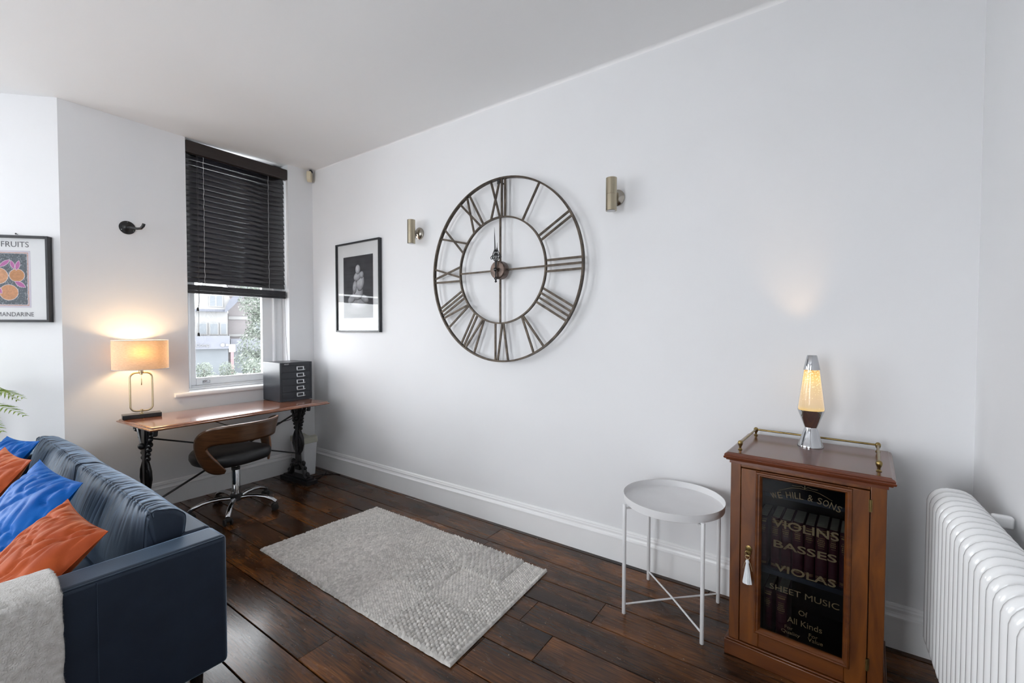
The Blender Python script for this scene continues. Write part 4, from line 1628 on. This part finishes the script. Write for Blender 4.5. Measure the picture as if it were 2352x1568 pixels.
# tassel hanging from the key
ts = thing('key_tassel', 'white silk tassel hanging from the key in the cabinet door', 'tassel', (0, 0, 0))
cm = Matrix.Translation((-.280, 1.964, 0)) @ Matrix.Rotation(CA, 4, 'Z')
ts.matrix_world = cm @ Matrix.Translation((kx, -.026, kz - .024))
mb = MB()
mb.tube([(.008 * math.cos(2 * PI * i / 16), 0, .004 + .008 * math.sin(2 * PI * i / 16)) for i in range(16)], .0012, 6, closed=True)
mb.tube([(.0, -.0, -.004), (-.010, .001, -.022), (-.016, .001, -.045)], .0012, 5)
mb.tube([(.0, -.0, -.004), (.010, .001, -.020), (.017, .001, -.048)], .0012, 5)
mb.build('cord_ring', M['satin_brass'], ts)
mb = MB()
n_ = 28
P = np.zeros((7, n_, 3))
for i, (r_, z_) in enumerate(((.0035, -.006), (.0065, -.010), (.0068, -.017), (.0050, -.020), (.0085, -.045), (.0125, -.075), (.0160, -.100))):
    for k in range(n_):
        a = 2 * PI * k / n_
        rr_ = r_ * (1 + (.10 * math.sin(k * PI) + .12 * ((k * 7) % 5 - 2) / 2 if i > 3 else 0))
        P[i, k] = (rr_ * math.cos(a), rr_ * math.sin(a) * .75, z_)
mb.grid(P, wrap_v=True)
mb.f.append(tuple(6 * n_ + k for k in range(n_)))
mb.build('skirt', M['tassel'], ts, ang=60)

# books in the cabinet
book_id = 0


def book(lx, w_, hh, z, tall_label, grp, lean=0.0, dp=.15, y0=.062):
    mloc = cm @ Vector((lx + w_ / 2, y0, z))
    t = thing('book', tall_label, 'book', mloc, CA, grp)
    t.rotation_euler = (0, R(lean), CA)
    n_ = 9
    out = [(-w_ / 2, 0.012)] + [(-w_ / 2 * math.cos(PI * i / (n_ - 1)), .012 - .010 * math.sin(PI * i / (n_ - 1))) for i in range(1, n_ - 1)] + [(w_ / 2, .012), (w_ / 2, dp), (-w_ / 2, dp)]
    mb = MB()
    mb.prism([(a, b) for a, b in out], 0, hh, 'z')
    for zz in (.10, .17, .42, .80, .93):
        mb.prism([(a * 1.04, b - .0012) for a, b in out[:n_]] + [(w_ / 2, .016), (-w_ / 2, .016)], hh * zz - .0015, hh * zz + .0015, 'z')
    mb.build('cover', M['maroon'], t)
    MB().box((-w_ / 2 + .003, .015, hh - .004), (w_ / 2 - .003, dp - .004, hh + .0006)).build('pages', M['pages'], t)
    mb = MB()
    rr_ = random.Random(lx * 1000 + z * 77)
    fy = .0008

    def band(zz, h_, k=.80):
        m_ = 6
        for i in range(m_):
            a0, a1 = -k + 2 * k * i / m_, -k + 2 * k * (i + 1) / m_
            pts_ = []
            for a in (a0, a1):
                yy_ = .012 - .010 * math.sqrt(max(0, 1 - a * a)) - fy
                pts_.append((a * w_ / 2, yy_))
            mb.add([(pts_[0][0], pts_[0][1], zz), (pts_[1][0], pts_[1][1], zz), (pts_[1][0], pts_[1][1], zz + h_), (pts_[0][0], pts_[0][1], zz + h_)], [(0, 1, 2, 3)])
    band(hh * .045, hh * .012, .85)
    band(hh * .07, hh * .012, .85)
    band(hh * .945, hh * .012, .85)
    band(hh * .895, hh * .030, .7)
    # title lines: short gilt strokes
    zz = hh * .80
    for ln in range(rr_.choice((3, 4, 4, 5))):
        nlet = rr_.randint(4, 6)
        kk = rr_.uniform(.45, .72)
        for q in range(nlet):
            a0 = -kk + 2 * kk * q / nlet
            a1 = a0 + 2 * kk / nlet * .68
            pts_ = [(a * w_ / 2, .012 - .010 * math.sqrt(max(0, 1 - a * a)) - fy) for a in (a0, a1)]
            hb_ = hh * .020
            mb.add([(pts_[0][0], pts_[0][1], zz), (pts_[1][0], pts_[1][1], zz), (pts_[1][0], pts_[1][1], zz + hb_), (pts_[0][0], pts_[0][1], zz + hb_)], [(0, 1, 2, 3)])
        zz -= hh * .036
    band(zz, hh * .006, .5)
    mb.build('spine_lettering', M['gold'], t, smooth=False, recalc=False)
    return t


place = ['leftmost', 'second from the left', 'third from the left', 'fourth from the left', 'fourth from the right', 'third from the right', 'second from the right', 'rightmost']
xb_ = [.088, .134, .168, .206, .246, .281, .322, .354, .396]
hs = [.198, .202, .200, .202, .200, .203, .202, .200]
for i in range(8):
    book(xb_[i] + .001, (.034 if i == 0 else xb_[i + 1] - xb_[i] - .003), hs[i], .3745, 'maroon leather book with gold spine lettering, %s on the upper cabinet shelf' % place[i], 'maroon books on the upper cabinet shelf')
book(.112, .030, .198, .0785, 'maroon leather book, left one of the two on the lower cabinet shelf', 'maroon books on the lower cabinet shelf', y0=.07)
book(.157, .037, .205, .0785, 'maroon leather book, right one of the two on the lower cabinet shelf', 'maroon books on the lower cabinet shelf', y0=.055)

# ------------------------------------------------------------------ lava lamp
lv = thing('lava_lamp', 'lit yellow lava lamp with chrome cone base and cap on the cabinet', 'lamp', (-.016, 2.245, .8305))
MB().lathe([(.047, 0), (.0475, .004), (.044, .010), (.0225, .079), (.0220, .082)], n=48).build('base', M['chrome'], lv)
MB().lathe([(.0215, .080), (.0225, .083), (.0480, .152), (.0488, .156)], n=48).build('cup', M['chrome'], lv)
MB().lathe([(.040, .150), (.0455, .157), (.0468, .162), (.0270, .326)], n=48).build('liquid', M['liquid'], lv)
MB().lathe([(.0440, .152), (.0484, .158), (.0490, .163), (.0285, .330)], n=48, cap=False).build('bottle', M['lamp_glass'], lv)
MB().lathe([(.0298, .326), (.0300, .328), (.0182, .385), (.0165, .388)], n=40).build('cap', M['chrome'], lv)
sp = bpy.data.lights.new('lava_lamp_light', 'SPOT')
sp.energy = .85
sp.color = (1.0, .62, .28)
sp.spot_size = R(52)
sp.spot_blend = 1.0
sp.shadow_soft_size = .02
so = bpy.data.objects.new('lava_lamp_light', sp)
COL.objects.link(so)
so.parent = lv
so.location = (-.01, 0, .392)
so.rotation_euler = Vector((-.10, .22, .55)).to_track_quat('-Z', 'Y').to_euler()

# ------------------------------------------------------------------ radiator
rd = thing('column_radiator', 'white column radiator on the right wall beside the cabinet', 'radiator', (.333, 2.118, .180))
RP = .0478
sec0 = None
for i in range(30):
    yy = -i * RP
    if sec0 is None:
        mb = MB()
        r_ = .0185
        H_ = .590
        dpt = .128
        # outer loop: front column, rounded shoulder, flat top, back column
        fr_ = [(.046, .010)] + [(r_ + .030 - .030 * math.sin(R(q_)), .040 - .026 * math.cos(R(q_))) for q_ in (20, 45, 70, 90)] + [(r_, .16), (r_, .30), (r_, H_ - .16), (r_, H_ - .075)]
        fr_ += [(r_ + .034 - .034 * math.cos(R(q_)), H_ - .058 + .038 * math.sin(R(q_))) for q_ in (10, 25, 40, 55, 70, 85)]
        bk_ = [(dpt - a, b) for a, b in reversed(fr_)]
        pts_ = [(a, 0, b) for a, b in fr_ + bk_]
        mb.tube(pts_, r_, 14, closed=True, flat=1.18)
        for a in (.052, dpt - .052):
            mb.tube([(a, 0, .012), (a, 0, H_ - .02)], .0165, 10)
        for zz in (.040, H_ - .045):
            mb.tube([(dpt / 2, -RP / 2, zz), (dpt / 2, RP / 2, zz)], .022, 12)
        sec0 = mb.build('radiator_section', M['rad'], rd, ang=75)
    else:
        c = sec0.copy()
        COL.objects.link(c)
        c.parent = rd
        c.location = (0, yy, 0)
mb = MB()
mb.tube([(.064, .022, .545), (.064, .030, .545)], .024, 16)
mb.build('end_cap', M['rad'], rd)
for yy in (-.16, -1.2):
    mb = MB()
    mb.box((.118, yy - .012, .535), (.168, yy + .012, .575))
    mb.build('wall_bracket', M['rad'], rd, bevel=.008, seg=4)
    MB().box((.118, yy - .012, .03), (.168, yy + .012, .06)).build('wall_bracket', M['rad'], rd, bevel=.008, seg=4)
mb = MB()
mb.tube([(.064, -29 * RP - .02, .04), (.064, -29 * RP - .06, .04), (.064, -29 * RP - .075, .02), (.064, -29 * RP - .075, -.165)], .009, 12)
mb.build('supply_pipe', M['chrome'], rd)

# ------------------------------------------------------------------ sofa
sf = thing('sofa', 'slate blue velvet two cushion sofa seen over its right arm', 'sofa', (-2.83, .24, 0))
SX = -2.83
SY = .24


def L(x, y, z):
    return (x - SX, y - SY, z)


def soft_box(a, b, r, parent, name, mat=None, seg=4):
    return MB().box(L(*a), L(*b)).build(name, mat or M['velvet'], parent, bevel=r, seg=seg)


AX0, AX1 = -1.865, -1.735
YB = .695
soft_box((AX0, -.24, .12), (AX1, YB, .585), .018, sf, 'arm')
soft_box((-3.925, -.24, .12), (-3.797, YB, .585), .018, sf, 'arm')
soft_box((-3.797, .60, .12), (AX0, YB, .585), .018, sf, 'back_frame')
soft_box((-3.797, -.22, .13), (AX0, .60, .30), .015, sf, 'base')
# piping on the near arm
mb = MB()
mb.tube([L(AX1 - .004, -.236, .579), L(AX1 - .004, .686, .579)], .0030, 6)
mb.tube([L(AX1 + .0005, .345, .575), L(AX1 + .0005, .345, .123)], .0016, 6)
mb.build('piping', M['velvet'], sf)
for x0, x1 in ((-2.83, -1.87), (-3.795, -2.835)):
    soft_box((x0 + .003, -.26, .30), (x1 - .003, .46, .425), .035, sf, 'seat_cushion', seg=5)
for lx in (-3.87, -1.80):
    for ly in (-.17, .615):
        MB().lathe([(.013, 0), (.016, .004), (.022, .122)], L(lx, ly, 0), 16).build('leg', M['black_gloss'], sf)


def back_cushion(x0, x1, seed, name='back_cushion'):
    sec = [(.440, .43), (.432, .50), (.446, .58), (.470, .645), (.492, .683), (.516, .700), (.545, .698), (.585, .690), (.612, .672), (.632, .640), (.622, .56), (.596, .47), (.560, .43), (.50, .42)]
    sec = catmull([(a, b, 0) for a, b in sec + [sec[0]]], 7)[:-1]
    sec = np.array([(s_[0], s_[1]) for s_ in sec])
    nt_ = len(sec)
    nx_ = 240
    cen = sec.mean(0)
    nrm = np.roll(sec, -1, 0) - np.roll(sec, 1, 0)
    nrm = np.stack([nrm[:, 1], -nrm[:, 0]], -1)
    nrm /= np.linalg.norm(nrm, axis=1, keepdims=True)
    if ((sec - cen) * nrm).sum() < 0:
        nrm = -nrm
    xs_ = np.linspace(0, 1, nx_)
    tt = np.arange(nt_) / nt_
    XX, TT = np.meshgrid(xs_, tt, indexing='ij')
    wl = (x1 - x0)
    # gathers run across the top and down the front, bending a little
    seam_t = 5 / 14
    dt = TT - seam_t
    sl = XX * wl + .05 * dt + .03 * np.sin(dt * 9) + .012 * (vnoise(XX * 9, TT * 9, seed) - .5)
    wr = (np.abs(vnoise(sl * 40, TT * 3.0 + 3, seed + 1) - .5) * 2)
    wr2 = (np.abs(vnoise(sl * 110, TT * 6.0, seed + 2) - .5) * 2)
    env = np.exp(-((dt) / .17) ** 2)
    D = env * (-.0070 * (1 - wr) ** 4 - .0022 * (1 - wr2) ** 3)
    # the seam itself sits in a fine valley
    D -= .0035 * np.exp(-((TT - seam_t) / .006) ** 2)
    # crown: fuller in the middle, drawn in at the ends
    e = np.minimum(XX, 1 - XX) * wl
    D += .012 * np.sin(PI * XX) - .012
    # rounded ends
    q = np.clip(1 - e / .016, 0, 1)
    shrink = 1 - .13 * q ** 2.2
    P = np.zeros((nx_, nt_, 3))
    yy_ = cen[0] + (sec[None, :, 0] - cen[0]) * shrink + nrm[None, :, 0] * D
    zz_ = cen[1] + (sec[None, :, 1] - cen[1]) * shrink + nrm[None, :, 1] * D
    bulge = 1 - np.exp(-(e / .09))
    yy_ = np.where(yy_ < .508, .508 + (yy_ - .508) * (.12 + .88 * bulge), yy_)
    P[..., 0] = x0 + XX * wl - SX
    P[..., 1] = yy_ - SY
    P[..., 2] = zz_
    mb = MB()
    mb.grid(P, wrap_v=True)
    mb.f.append(tuple(range(nt_)))
    mb.f.append(tuple(reversed(range((nx_ - 1) * nt_, nx_ * nt_))))
    cu_ = mb.build(name, M['velvet'], sf, ang=70)
    for k_ in (3, nx_ - 4):
        MB().tube([tuple(p_) for p_ in P[k_]], .0028, 6, closed=True).build('piping', M['velvet'], cu_)
    return cu_


back_cushion(-2.845, -1.880, 3)
back_cushion(-3.795, -2.850, 11)

# ------------------------------------------------------------------ scatter cushions


def scatter(label, TLc, TRc, BLc, mat, seed, thick=.075, group='scatter cushions on the sofa'):
    TL_, TR_, BL_ = Vector(TLc), Vector(TRc), Vector(BLc)
    ux = (TR_ - TL_)
    w_ = ux.length
    ux.normalize()
    uz = TL_ - BL_
    uz = uz - ux * uz.dot(ux)
    h_ = uz.length
    uz.normalize()
    un = ux.cross(uz)          # towards the room or the back
    c = TL_ + ux * w_ / 2 - uz * h_ / 2
    n_ = 60
    t_ = np.linspace(-1, 1, n_)
    U_, V_2 = np.meshgrid(t_, t_, indexing='ij')
    ins = .075
    PXx = U_ * (1 - ins * (1 - V_2 ** 2) ** 1.0 * np.abs(U_) ** 2) * w_ / 2
    PZz = V_2 * (1 - ins * (1 - U_ ** 2) ** 1.0 * np.abs(V_2) ** 2) * h_ / 2
    prof_ = np.clip(1 - np.abs(U_) ** 2.4, 0, 1) ** .55 * np.clip(1 - np.abs(V_2) ** 2.4, 0, 1) ** .55
    wrk = (np.abs(vnoise(U_ * 2.5 + V_2 * 1.5 + 5, V_2 * 3 - U_ * 4 + 5, seed) - .5) * 2)
    wrk2 = (np.abs(vnoise(U_ * 7 + 9, V_2 * 2.2 + U_ * 2 + 9, seed + 5) - .5) * 2)
    T_ = thick * prof_ * (1 + .0) - (.013 * (1 - wrk) ** 4 + .008 * (1 - wrk2) ** 4) * np.clip(prof_ * 3, 0, 1)
    m_ = MB()
    base = thing('scatter_cushion', label, 'cushion', c, 0, group)
    for sg in (1, -1):
        Q = np.zeros((n_, n_, 3))
        off = T_ * sg if sg == 1 else -thick * prof_ * .8
        for a in range(3):
            Q[..., a] = PXx * ux[a] + PZz * uz[a] + off * un[a]
        if sg == -1:
            Q = Q[::-1]
        m_.grid(Q)
    m_.build('cover', mat, base, recalc=False, ang=80)
    bm_ = m_
    rim = []
    for k in range(n_):
        rim.append((PXx[k, 0], PZz[k, 0]))
    for k in range(1, n_):
        rim.append((PXx[-1, k], PZz[-1, k]))
    for k in range(n_ - 2, -1, -1):
        rim.append((PXx[k, -1], PZz[k, -1]))
    for k in range(n_ - 2, 0, -1):
        rim.append((PXx[0, k], PZz[0, k]))
    MB().tube([tuple(ux * a + uz * b) for a, b in rim], .0016, 6, closed=True).build('seam', mat, base)
    return base


scatter('burnt orange velvet scatter cushion nearest the sofa arm', (-2.25, .375, .70), (-1.885, .405, .665), (-2.30, .10, .45), M['orange'], 3, .07)
scatter('bright blue velvet scatter cushion between the two orange cushions', (-2.75, .375, .76), (-2.30, .425, .735), (-2.80, .13, .44), M['blue'], 8, .07)
scatter('burnt orange velvet scatter cushion between the two blue cushions', (-3.27, .33, .745), (-2.86, .365, .742), (-3.30, .10, .44), M['orange'], 13, .06)
scatter('bright blue velvet scatter cushion at the far end of the sofa', (-3.72, .385, .725), (-3.36, .460, .735), (-3.72, .15, .44), M['blue'], 21, .06)

# ------------------------------------------------------------------ throw over the arm
prof = [(-2.12, .44), (-2.02, .438), (-1.93, .445), (-1.885, .47), (-1.879, .53), (-1.877, .575), (-1.866, .597), (-1.83, .603), (-1.80, .604), (-1.765, .602), (-1.728, .594), (-1.715, .572), (-1.712, .50), (-1.711, .40), (-1.710, .30), (-1.708, .20), (-1.706, .10), (-1.705, .055)]
pc = catmull([(a, b, 0) for a, b in prof], 8)
ny = 90
P = np.zeros((len(pc), ny, 3))
for i, (a, b, _) in enumerate(pc):
    for k in range(ny):
        v = k / (ny - 1)
        yy = -.36 + (.268 + .36) * v
        f1 = float(vnoise(np.array(i * .09), np.array(v * 7.0), 2)) - .5
        f2 = float(vnoise(np.array(i * .5), np.array(v * 46.0), 5)) - .5
        ee = .004 * (float(vnoise(np.array(i * .55), np.array(1.0), 8)) - .5) * (v > .9)
        low = min(1, max(0, (.55 - b) / .4))
        P[i, k] = (a + (.014 * f1 * low + .003 * f2 + .004), yy + ee, b + .003 * f2 * (1 - low) + .004)
mb = MB()
mb.grid(P)
o = mb.build('throw_blanket', M['throw'], recalc=False, ang=80)
md = o.modifiers.new('solid', 'SOLIDIFY')
md.thickness = .012
md.offset = 1
tag(o, 'thick oatmeal wool throw draped over the near sofa arm', 'blanket')
# short wool fibres on the throw
rf = random.Random(5)
mb = MB()
for _ in range(9000):
    fi = rf.uniform(30, len(pc) - 3)
    i = int(fi)
    k = rf.uniform(ny * .45, ny - 1.001)
    edge_ = rf.random() < .22
    if edge_:
        k = ny - 1.001
    k0 = int(k)
    p = Vector(P[i, k0]) * (1 - (k - k0)) + Vector(P[i, k0 + 1]) * (k - k0)
    p = p + (Vector(P[i + 1, k0]) - Vector(P[i, k0])) * (fi - i)
    ta = Vector(P[i + 1, k0]) - Vector(P[i - 1, k0])
    nn = Vector((0, 1, 0)).cross(ta).normalized()
    if nn.x + nn.z < 0:
        nn = -nn
    p = p + nn * (rf.uniform(0, .010) if edge_ else .0105)
    d_ = (nn * rf.uniform(.1, .8) + Vector((rf.uniform(-1, 1), rf.uniform(-1, 1), rf.uniform(-1, 1))) * .9).normalized()
    if edge_:
        d_ = (d_ + Vector((0, .8, 0))).normalized()
    le = rf.uniform(.002, .0055)
    wv = d_.orthogonal().normalized() * .00022
    mb.add([p - wv, p + wv, p + d_ * le], [(0, 1, 2)])
fz = mb.build('wool_fibres', M['throw'], o, smooth=False, recalc=False)
fz['kind'] = 'stuff'

# ------------------------------------------------------------------ fern in the bay corner
fn = thing('potted_fern', 'bright green fern whose fronds reach in at the left edge beside the sofa', 'plant', (-4.12, .10, 0))
stand = MB()
for k in range(3):
    a = 2 * PI * k / 3 + .4
    stand.tube([(.12 * math.cos(a), .12 * math.sin(a), 0), (.085 * math.cos(a), .085 * math.sin(a), .60)], .009, 8)
stand.lathe([(.115, .60), (.115, .615)], n=28)
stand.build('plant_stand', M['iron'], fn)
MB().lathe([(.07, .616), (.075, .62), (.10, .78), (.106, .785), (.106, .80), (.098, .80), (.094, .77)], n=28).build('pot', M['terracotta'], fn)
MB().lathe([(.0, .768), (.092, .768), (.092, .772), (0, .775)], n=20, cap=False).build('soil', M['soil'], fn)


def frond(az, reach, rise, droop, nlf=26, ln=.075):
    m_ = MB()
    d_ = Vector((math.cos(az), math.sin(az), 0))
    sd = Vector((-math.sin(az), math.cos(az), 0))
    pts_ = []
    for i in range(nlf + 1):
        t_ = i / nlf
        pts_.append(Vector((0, 0, .77)) + d_ * reach * t_ + Vector((0, 0, rise * math.sin(t_ * PI * .62) - droop * t_ * t_)))
    m_.tube(pts_, [.0022 * (1 - .8 * i / nlf) for i in range(nlf + 1)], 5)
    for i in range(4, nlf + 1):
        t_ = i / nlf
        l_ = ln * math.sin(PI * min(1, (1.02 - t_) * 1.15 + .05)) ** .8 if t_ > .3 else ln * .9
        l_ = max(l_, .008)
        tg = (pts_[min(i + 1, nlf)] - pts_[i - 1]).normalized()
        for sgn in (-1, 1):
            dr_ = (sd * sgn * .85 + tg * .55 + Vector((0, 0, rf.uniform(-.15, .1)))).normalized()
            wv = tg * .0048
            p = pts_[i]
            tip = p + dr_ * l_ + Vector((0, 0, -.08 * l_))
            mid = p + dr_ * l_ * .45 + Vector((0, 0, .002))
            m_.add([p - wv * .5, mid - wv, tip, mid + wv, p + wv * .5], [(0, 1, 2), (0, 2, 3), (0, 3, 4)])
            # small pinnules along the leaflet
            for q in (.25, .45, .65, .82):
                b0 = p + dr_ * l_ * q
                for s3 in (-1, 1):
                    e3 = b0 + (tg * s3 * .9 + dr_ * .6).normalized() * l_ * .17 * (1.1 - q)
                    m_.add([b0 - dr_ * .0016, b0 + dr_ * .0016, e3], [(0, 1, 2)])
    m_.build('frond', M['fern'], fn, smooth=False, recalc=False)


for az, re_, ri_, dp_ in ((R(42), .52, .24, .06), (R(38), .56, .18, .10), (R(30), .52, .20, .19), (R(50), .44, .26, .10), (R(10), .45, .25, .15), (R(80), .34, .28, .10),
                          (R(-30), .42, .25, .18), (R(-70), .42, .28, .16), (R(-110), .36, .30, .16), (R(-150), .30, .33, .12), (R(130), .20, .40, .06), (R(200), .2, .42, .05)):
    frond(az, re_, ri_, dp_)

# ------------------------------------------------------------------ outside the window
GZ = -2.9
O_ground = noisy('bounce_road', (0.72, 0.72, 0.71), (0.78, 0.78, 0.77), .6, rough=.9)  # ground made near-white to bounce daylight up onto the ceiling
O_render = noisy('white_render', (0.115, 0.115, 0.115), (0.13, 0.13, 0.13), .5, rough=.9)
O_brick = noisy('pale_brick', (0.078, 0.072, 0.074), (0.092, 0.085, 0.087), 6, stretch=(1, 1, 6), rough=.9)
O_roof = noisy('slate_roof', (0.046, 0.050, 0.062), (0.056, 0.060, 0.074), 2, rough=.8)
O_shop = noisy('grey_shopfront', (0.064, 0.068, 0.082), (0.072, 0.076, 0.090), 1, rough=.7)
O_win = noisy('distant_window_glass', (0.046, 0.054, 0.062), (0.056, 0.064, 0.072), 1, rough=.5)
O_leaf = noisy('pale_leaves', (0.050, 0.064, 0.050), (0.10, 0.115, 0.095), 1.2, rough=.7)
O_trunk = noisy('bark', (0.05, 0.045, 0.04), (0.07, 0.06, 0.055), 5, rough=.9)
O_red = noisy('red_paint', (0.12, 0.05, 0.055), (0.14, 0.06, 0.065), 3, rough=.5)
g = MB().box((-140, -60, GZ - .2), (-5.5, 120, GZ)).build('street_ground', O_ground, smooth=False)
struct(g)
# local frame: facade faces the camera; origin on the view ray through the window, s = to the right in view, z = up
az = R(90 + 67.5)
fd = Vector((math.cos(az), math.sin(az), 0))      # away from the camera
fs_ = Vector((fd.y, -fd.x, 0))                    # to the right


def out_thing(name, label, cat, dist, s, group=None):
    p = fd * dist + fs_ * s
    t = thing(name, label, cat, (p.x, p.y, GZ), 0, group)
    t.rotation_euler = (0, 0, math.atan2(fs_.y, fs_.x))   # local x = right, local y = away... (toward +fd)
    return t


h1 = out_thing('gabled_shop_house', 'white gabled house with grey shopfront across the street', 'building', 50, 0)
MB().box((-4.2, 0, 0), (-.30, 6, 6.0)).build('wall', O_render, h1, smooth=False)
MB().prism([(-2.75, 6.2), (-.42, 6.2), (.05, 7.0), (-.35, 7.8), (-1.1, 9.2), (-1.9, 9.2), (-2.75, 7.4)], -.5, -.05, 'y').build('gable', O_render, h1, smooth=False)
MB().prism([(-.55, 5.95), (-.35, 5.95), (1.6, 8.2), (1.6, 8.75), (1.25, 8.75), (-.15, 7.05), (-.45, 6.4)], -.9, -.52, 'y').build('roof', O_roof, h1, smooth=False)
MB().box((-4.2, -.5, 5.98), (-.42, 0, 6.2)).build('eaves_band', O_roof, h1, smooth=False)
for (x0, x1, z0, z1) in ((-1.66, -1.28, 6.5, 7.45), (-1.14, -.72, 6.5, 7.45), (-2.52, -2.0, 3.9, 4.85), (-1.68, -1.12, 3.9, 4.85), (-.84, -.44, 3.9, 4.85)):
    yf = -.52 if z0 > 6 else -.02
    f_ = MB().box((x0 - .08, yf - .10, z0 - .08), (x1 + .08, yf, z1 + .08)).build('window', O_render, h1, smooth=False)
    MB().box((x0, yf - .13, z0), (x1, yf - .105, z1)).build('pane', O_win, f_, smooth=False)
MB().box((-4.2, -.9, 2.5), (-.15, -.02, 3.7)).build('shop_fascia', O_shop, h1, smooth=False)
MB().box((-4.2, -.25, 0), (-.3, -.02, 2.5)).build('shop_window', O_win, h1, smooth=False)
t = text_mesh('eComp', .42, O_render, 'sign_lettering', h1, extrude=.02)
t.matrix_local = Matrix(((1, 0, 0, -2.35), (0, 0, -1, -.95), (0, 1, 0, 2.72), (0, 0, 0, 1)))
for xx, rr_ in ((-.72, .17), (-.38, .12)):
    MB().lathe([(rr_, 0), (rr_, .05)], n=16, mat=Matrix.Translation((xx, -.92, 2.85)) @ Matrix.Rotation(R(90), 4, 'X')).build('sign_disc', O_render, h1)
h2 = out_thing('brick_house', 'pale brick terrace house right of the white gabled house', 'building', 51.2, 0)
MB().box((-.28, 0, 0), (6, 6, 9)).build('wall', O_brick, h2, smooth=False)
for z0, z1 in ((7.05, 7.3), (5.3, 5.6), (3.62, 3.85)):
    MB().box((-.25, -.1, z0), (6, 0, z1)).build('string_course', O_render, h2, smooth=False)
MB().box((-.1, -.8, 2.2), (3.2, 0, 3.4)).build('shop_fascia', O_shop, h2, smooth=False)
MB().box((0, -.3, 0), (3.2, 0, 2.2)).build('shop_window', O_win, h2, smooth=False)
MB().add([(-.4, -.5, 9.0), (6.2, -.5, 9.0), (6.2, 3, 12), (-.4, 3, 12), (6.2, 6.5, 9), (-.4, 6.5, 9)], [(0, 1, 2, 3), (3, 2, 4, 5), (0, 3, 5), (1, 4, 2)]).build('roof', O_roof, h2, smooth=False)
for (x0, x1, z0, z1) in ((1.9, 2.6, 4.0, 5.0),):
    f_ = MB().box((x0 - .1, -.12, z0 - .1), (x1 + .1, -.02, z1 + .1)).build('window', O_render, h2, smooth=False)
    MB().box((x0, -.15, z0), (x1, -.125, z1)).build('pane', O_win, f_, smooth=False)


def foliage(parent, blobs, nl, size, seed, mat=O_leaf):
    rr_ = random.Random(seed)
    m_ = MB()
    wts = [b[3] ** 2 for b in blobs]
    for _ in range(nl):
        bx, by, bz, br = rr_.choices(blobs, wts)[0]
        v_ = Vector((rr_.gauss(0, 1), rr_.gauss(0, 1), rr_.gauss(0, 1))).normalized() * br * rr_.uniform(.55, 1.0)
        p = Vector((bx, by, bz)) + v_
        a = Vector((rr_.uniform(-1, 1), rr_.uniform(-1, 1), rr_.uniform(-1, 1))).normalized()
        b = a.orthogonal().normalized()
        l_ = size * rr_.uniform(.6, 1.3)
        m_.add([p - a * l_, p + b * l_ * .5, p + a * l_, p - b * l_ * .5], [(0, 1, 2, 3)])
    return m_.build('foliage', mat, parent, smooth=False, recalc=False)


t1 = out_thing('street_tree', 'tall leafy pale green tree right of the houses', 'tree', 22, .72)
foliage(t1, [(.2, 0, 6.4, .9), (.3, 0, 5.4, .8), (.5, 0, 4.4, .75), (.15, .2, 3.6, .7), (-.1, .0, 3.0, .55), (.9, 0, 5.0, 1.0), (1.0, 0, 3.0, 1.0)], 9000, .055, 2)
MB().tube([(.6, 0, 0), (.5, 0, 2.5), (.4, 0, 5.5)], [.16, .12, .06], 10).build('trunk', O_trunk, t1)
for k, (ds, s_, zz, rr2) in enumerate(((27, -1.2, 2.25, .50), (29, -.25, 2.1, .50), (20, .22, 2.0, .42), (17, .62, 2.95, .45))):
    b_ = out_thing('garden_shrub', ['pale leafy shrub at the left edge of the window view', 'pale leafy shrub second from the left below the shopfront', 'leafy shrub in front of the red post', 'tallest leafy shrub below the street tree'][k], 'shrub', ds, s_, 'shrubs between the window and the street')
    foliage(b_, [(0, 0, zz, rr2 * .8), (.2, .1, zz - .5, rr2 * .8), (-.2, 0, zz - .6, rr2 * .8)], 1500, .05, 30 + k)
    MB().tube([(0, 0, 0), (0, 0, zz)], .04, 6).build('stem', O_trunk, b_)
b_ = out_thing('street_post', 'red and white post by the shopfront across the street', 'post', 46, .02)
MB().tube([(0, 0, 0), (0, 0, 2.3)], .12, 10).build('pole', O_red, b_)
MB().box((-.25, -.1, 2.3), (.25, .1, 3.0)).build('sign', O_render, b_, smooth=False)
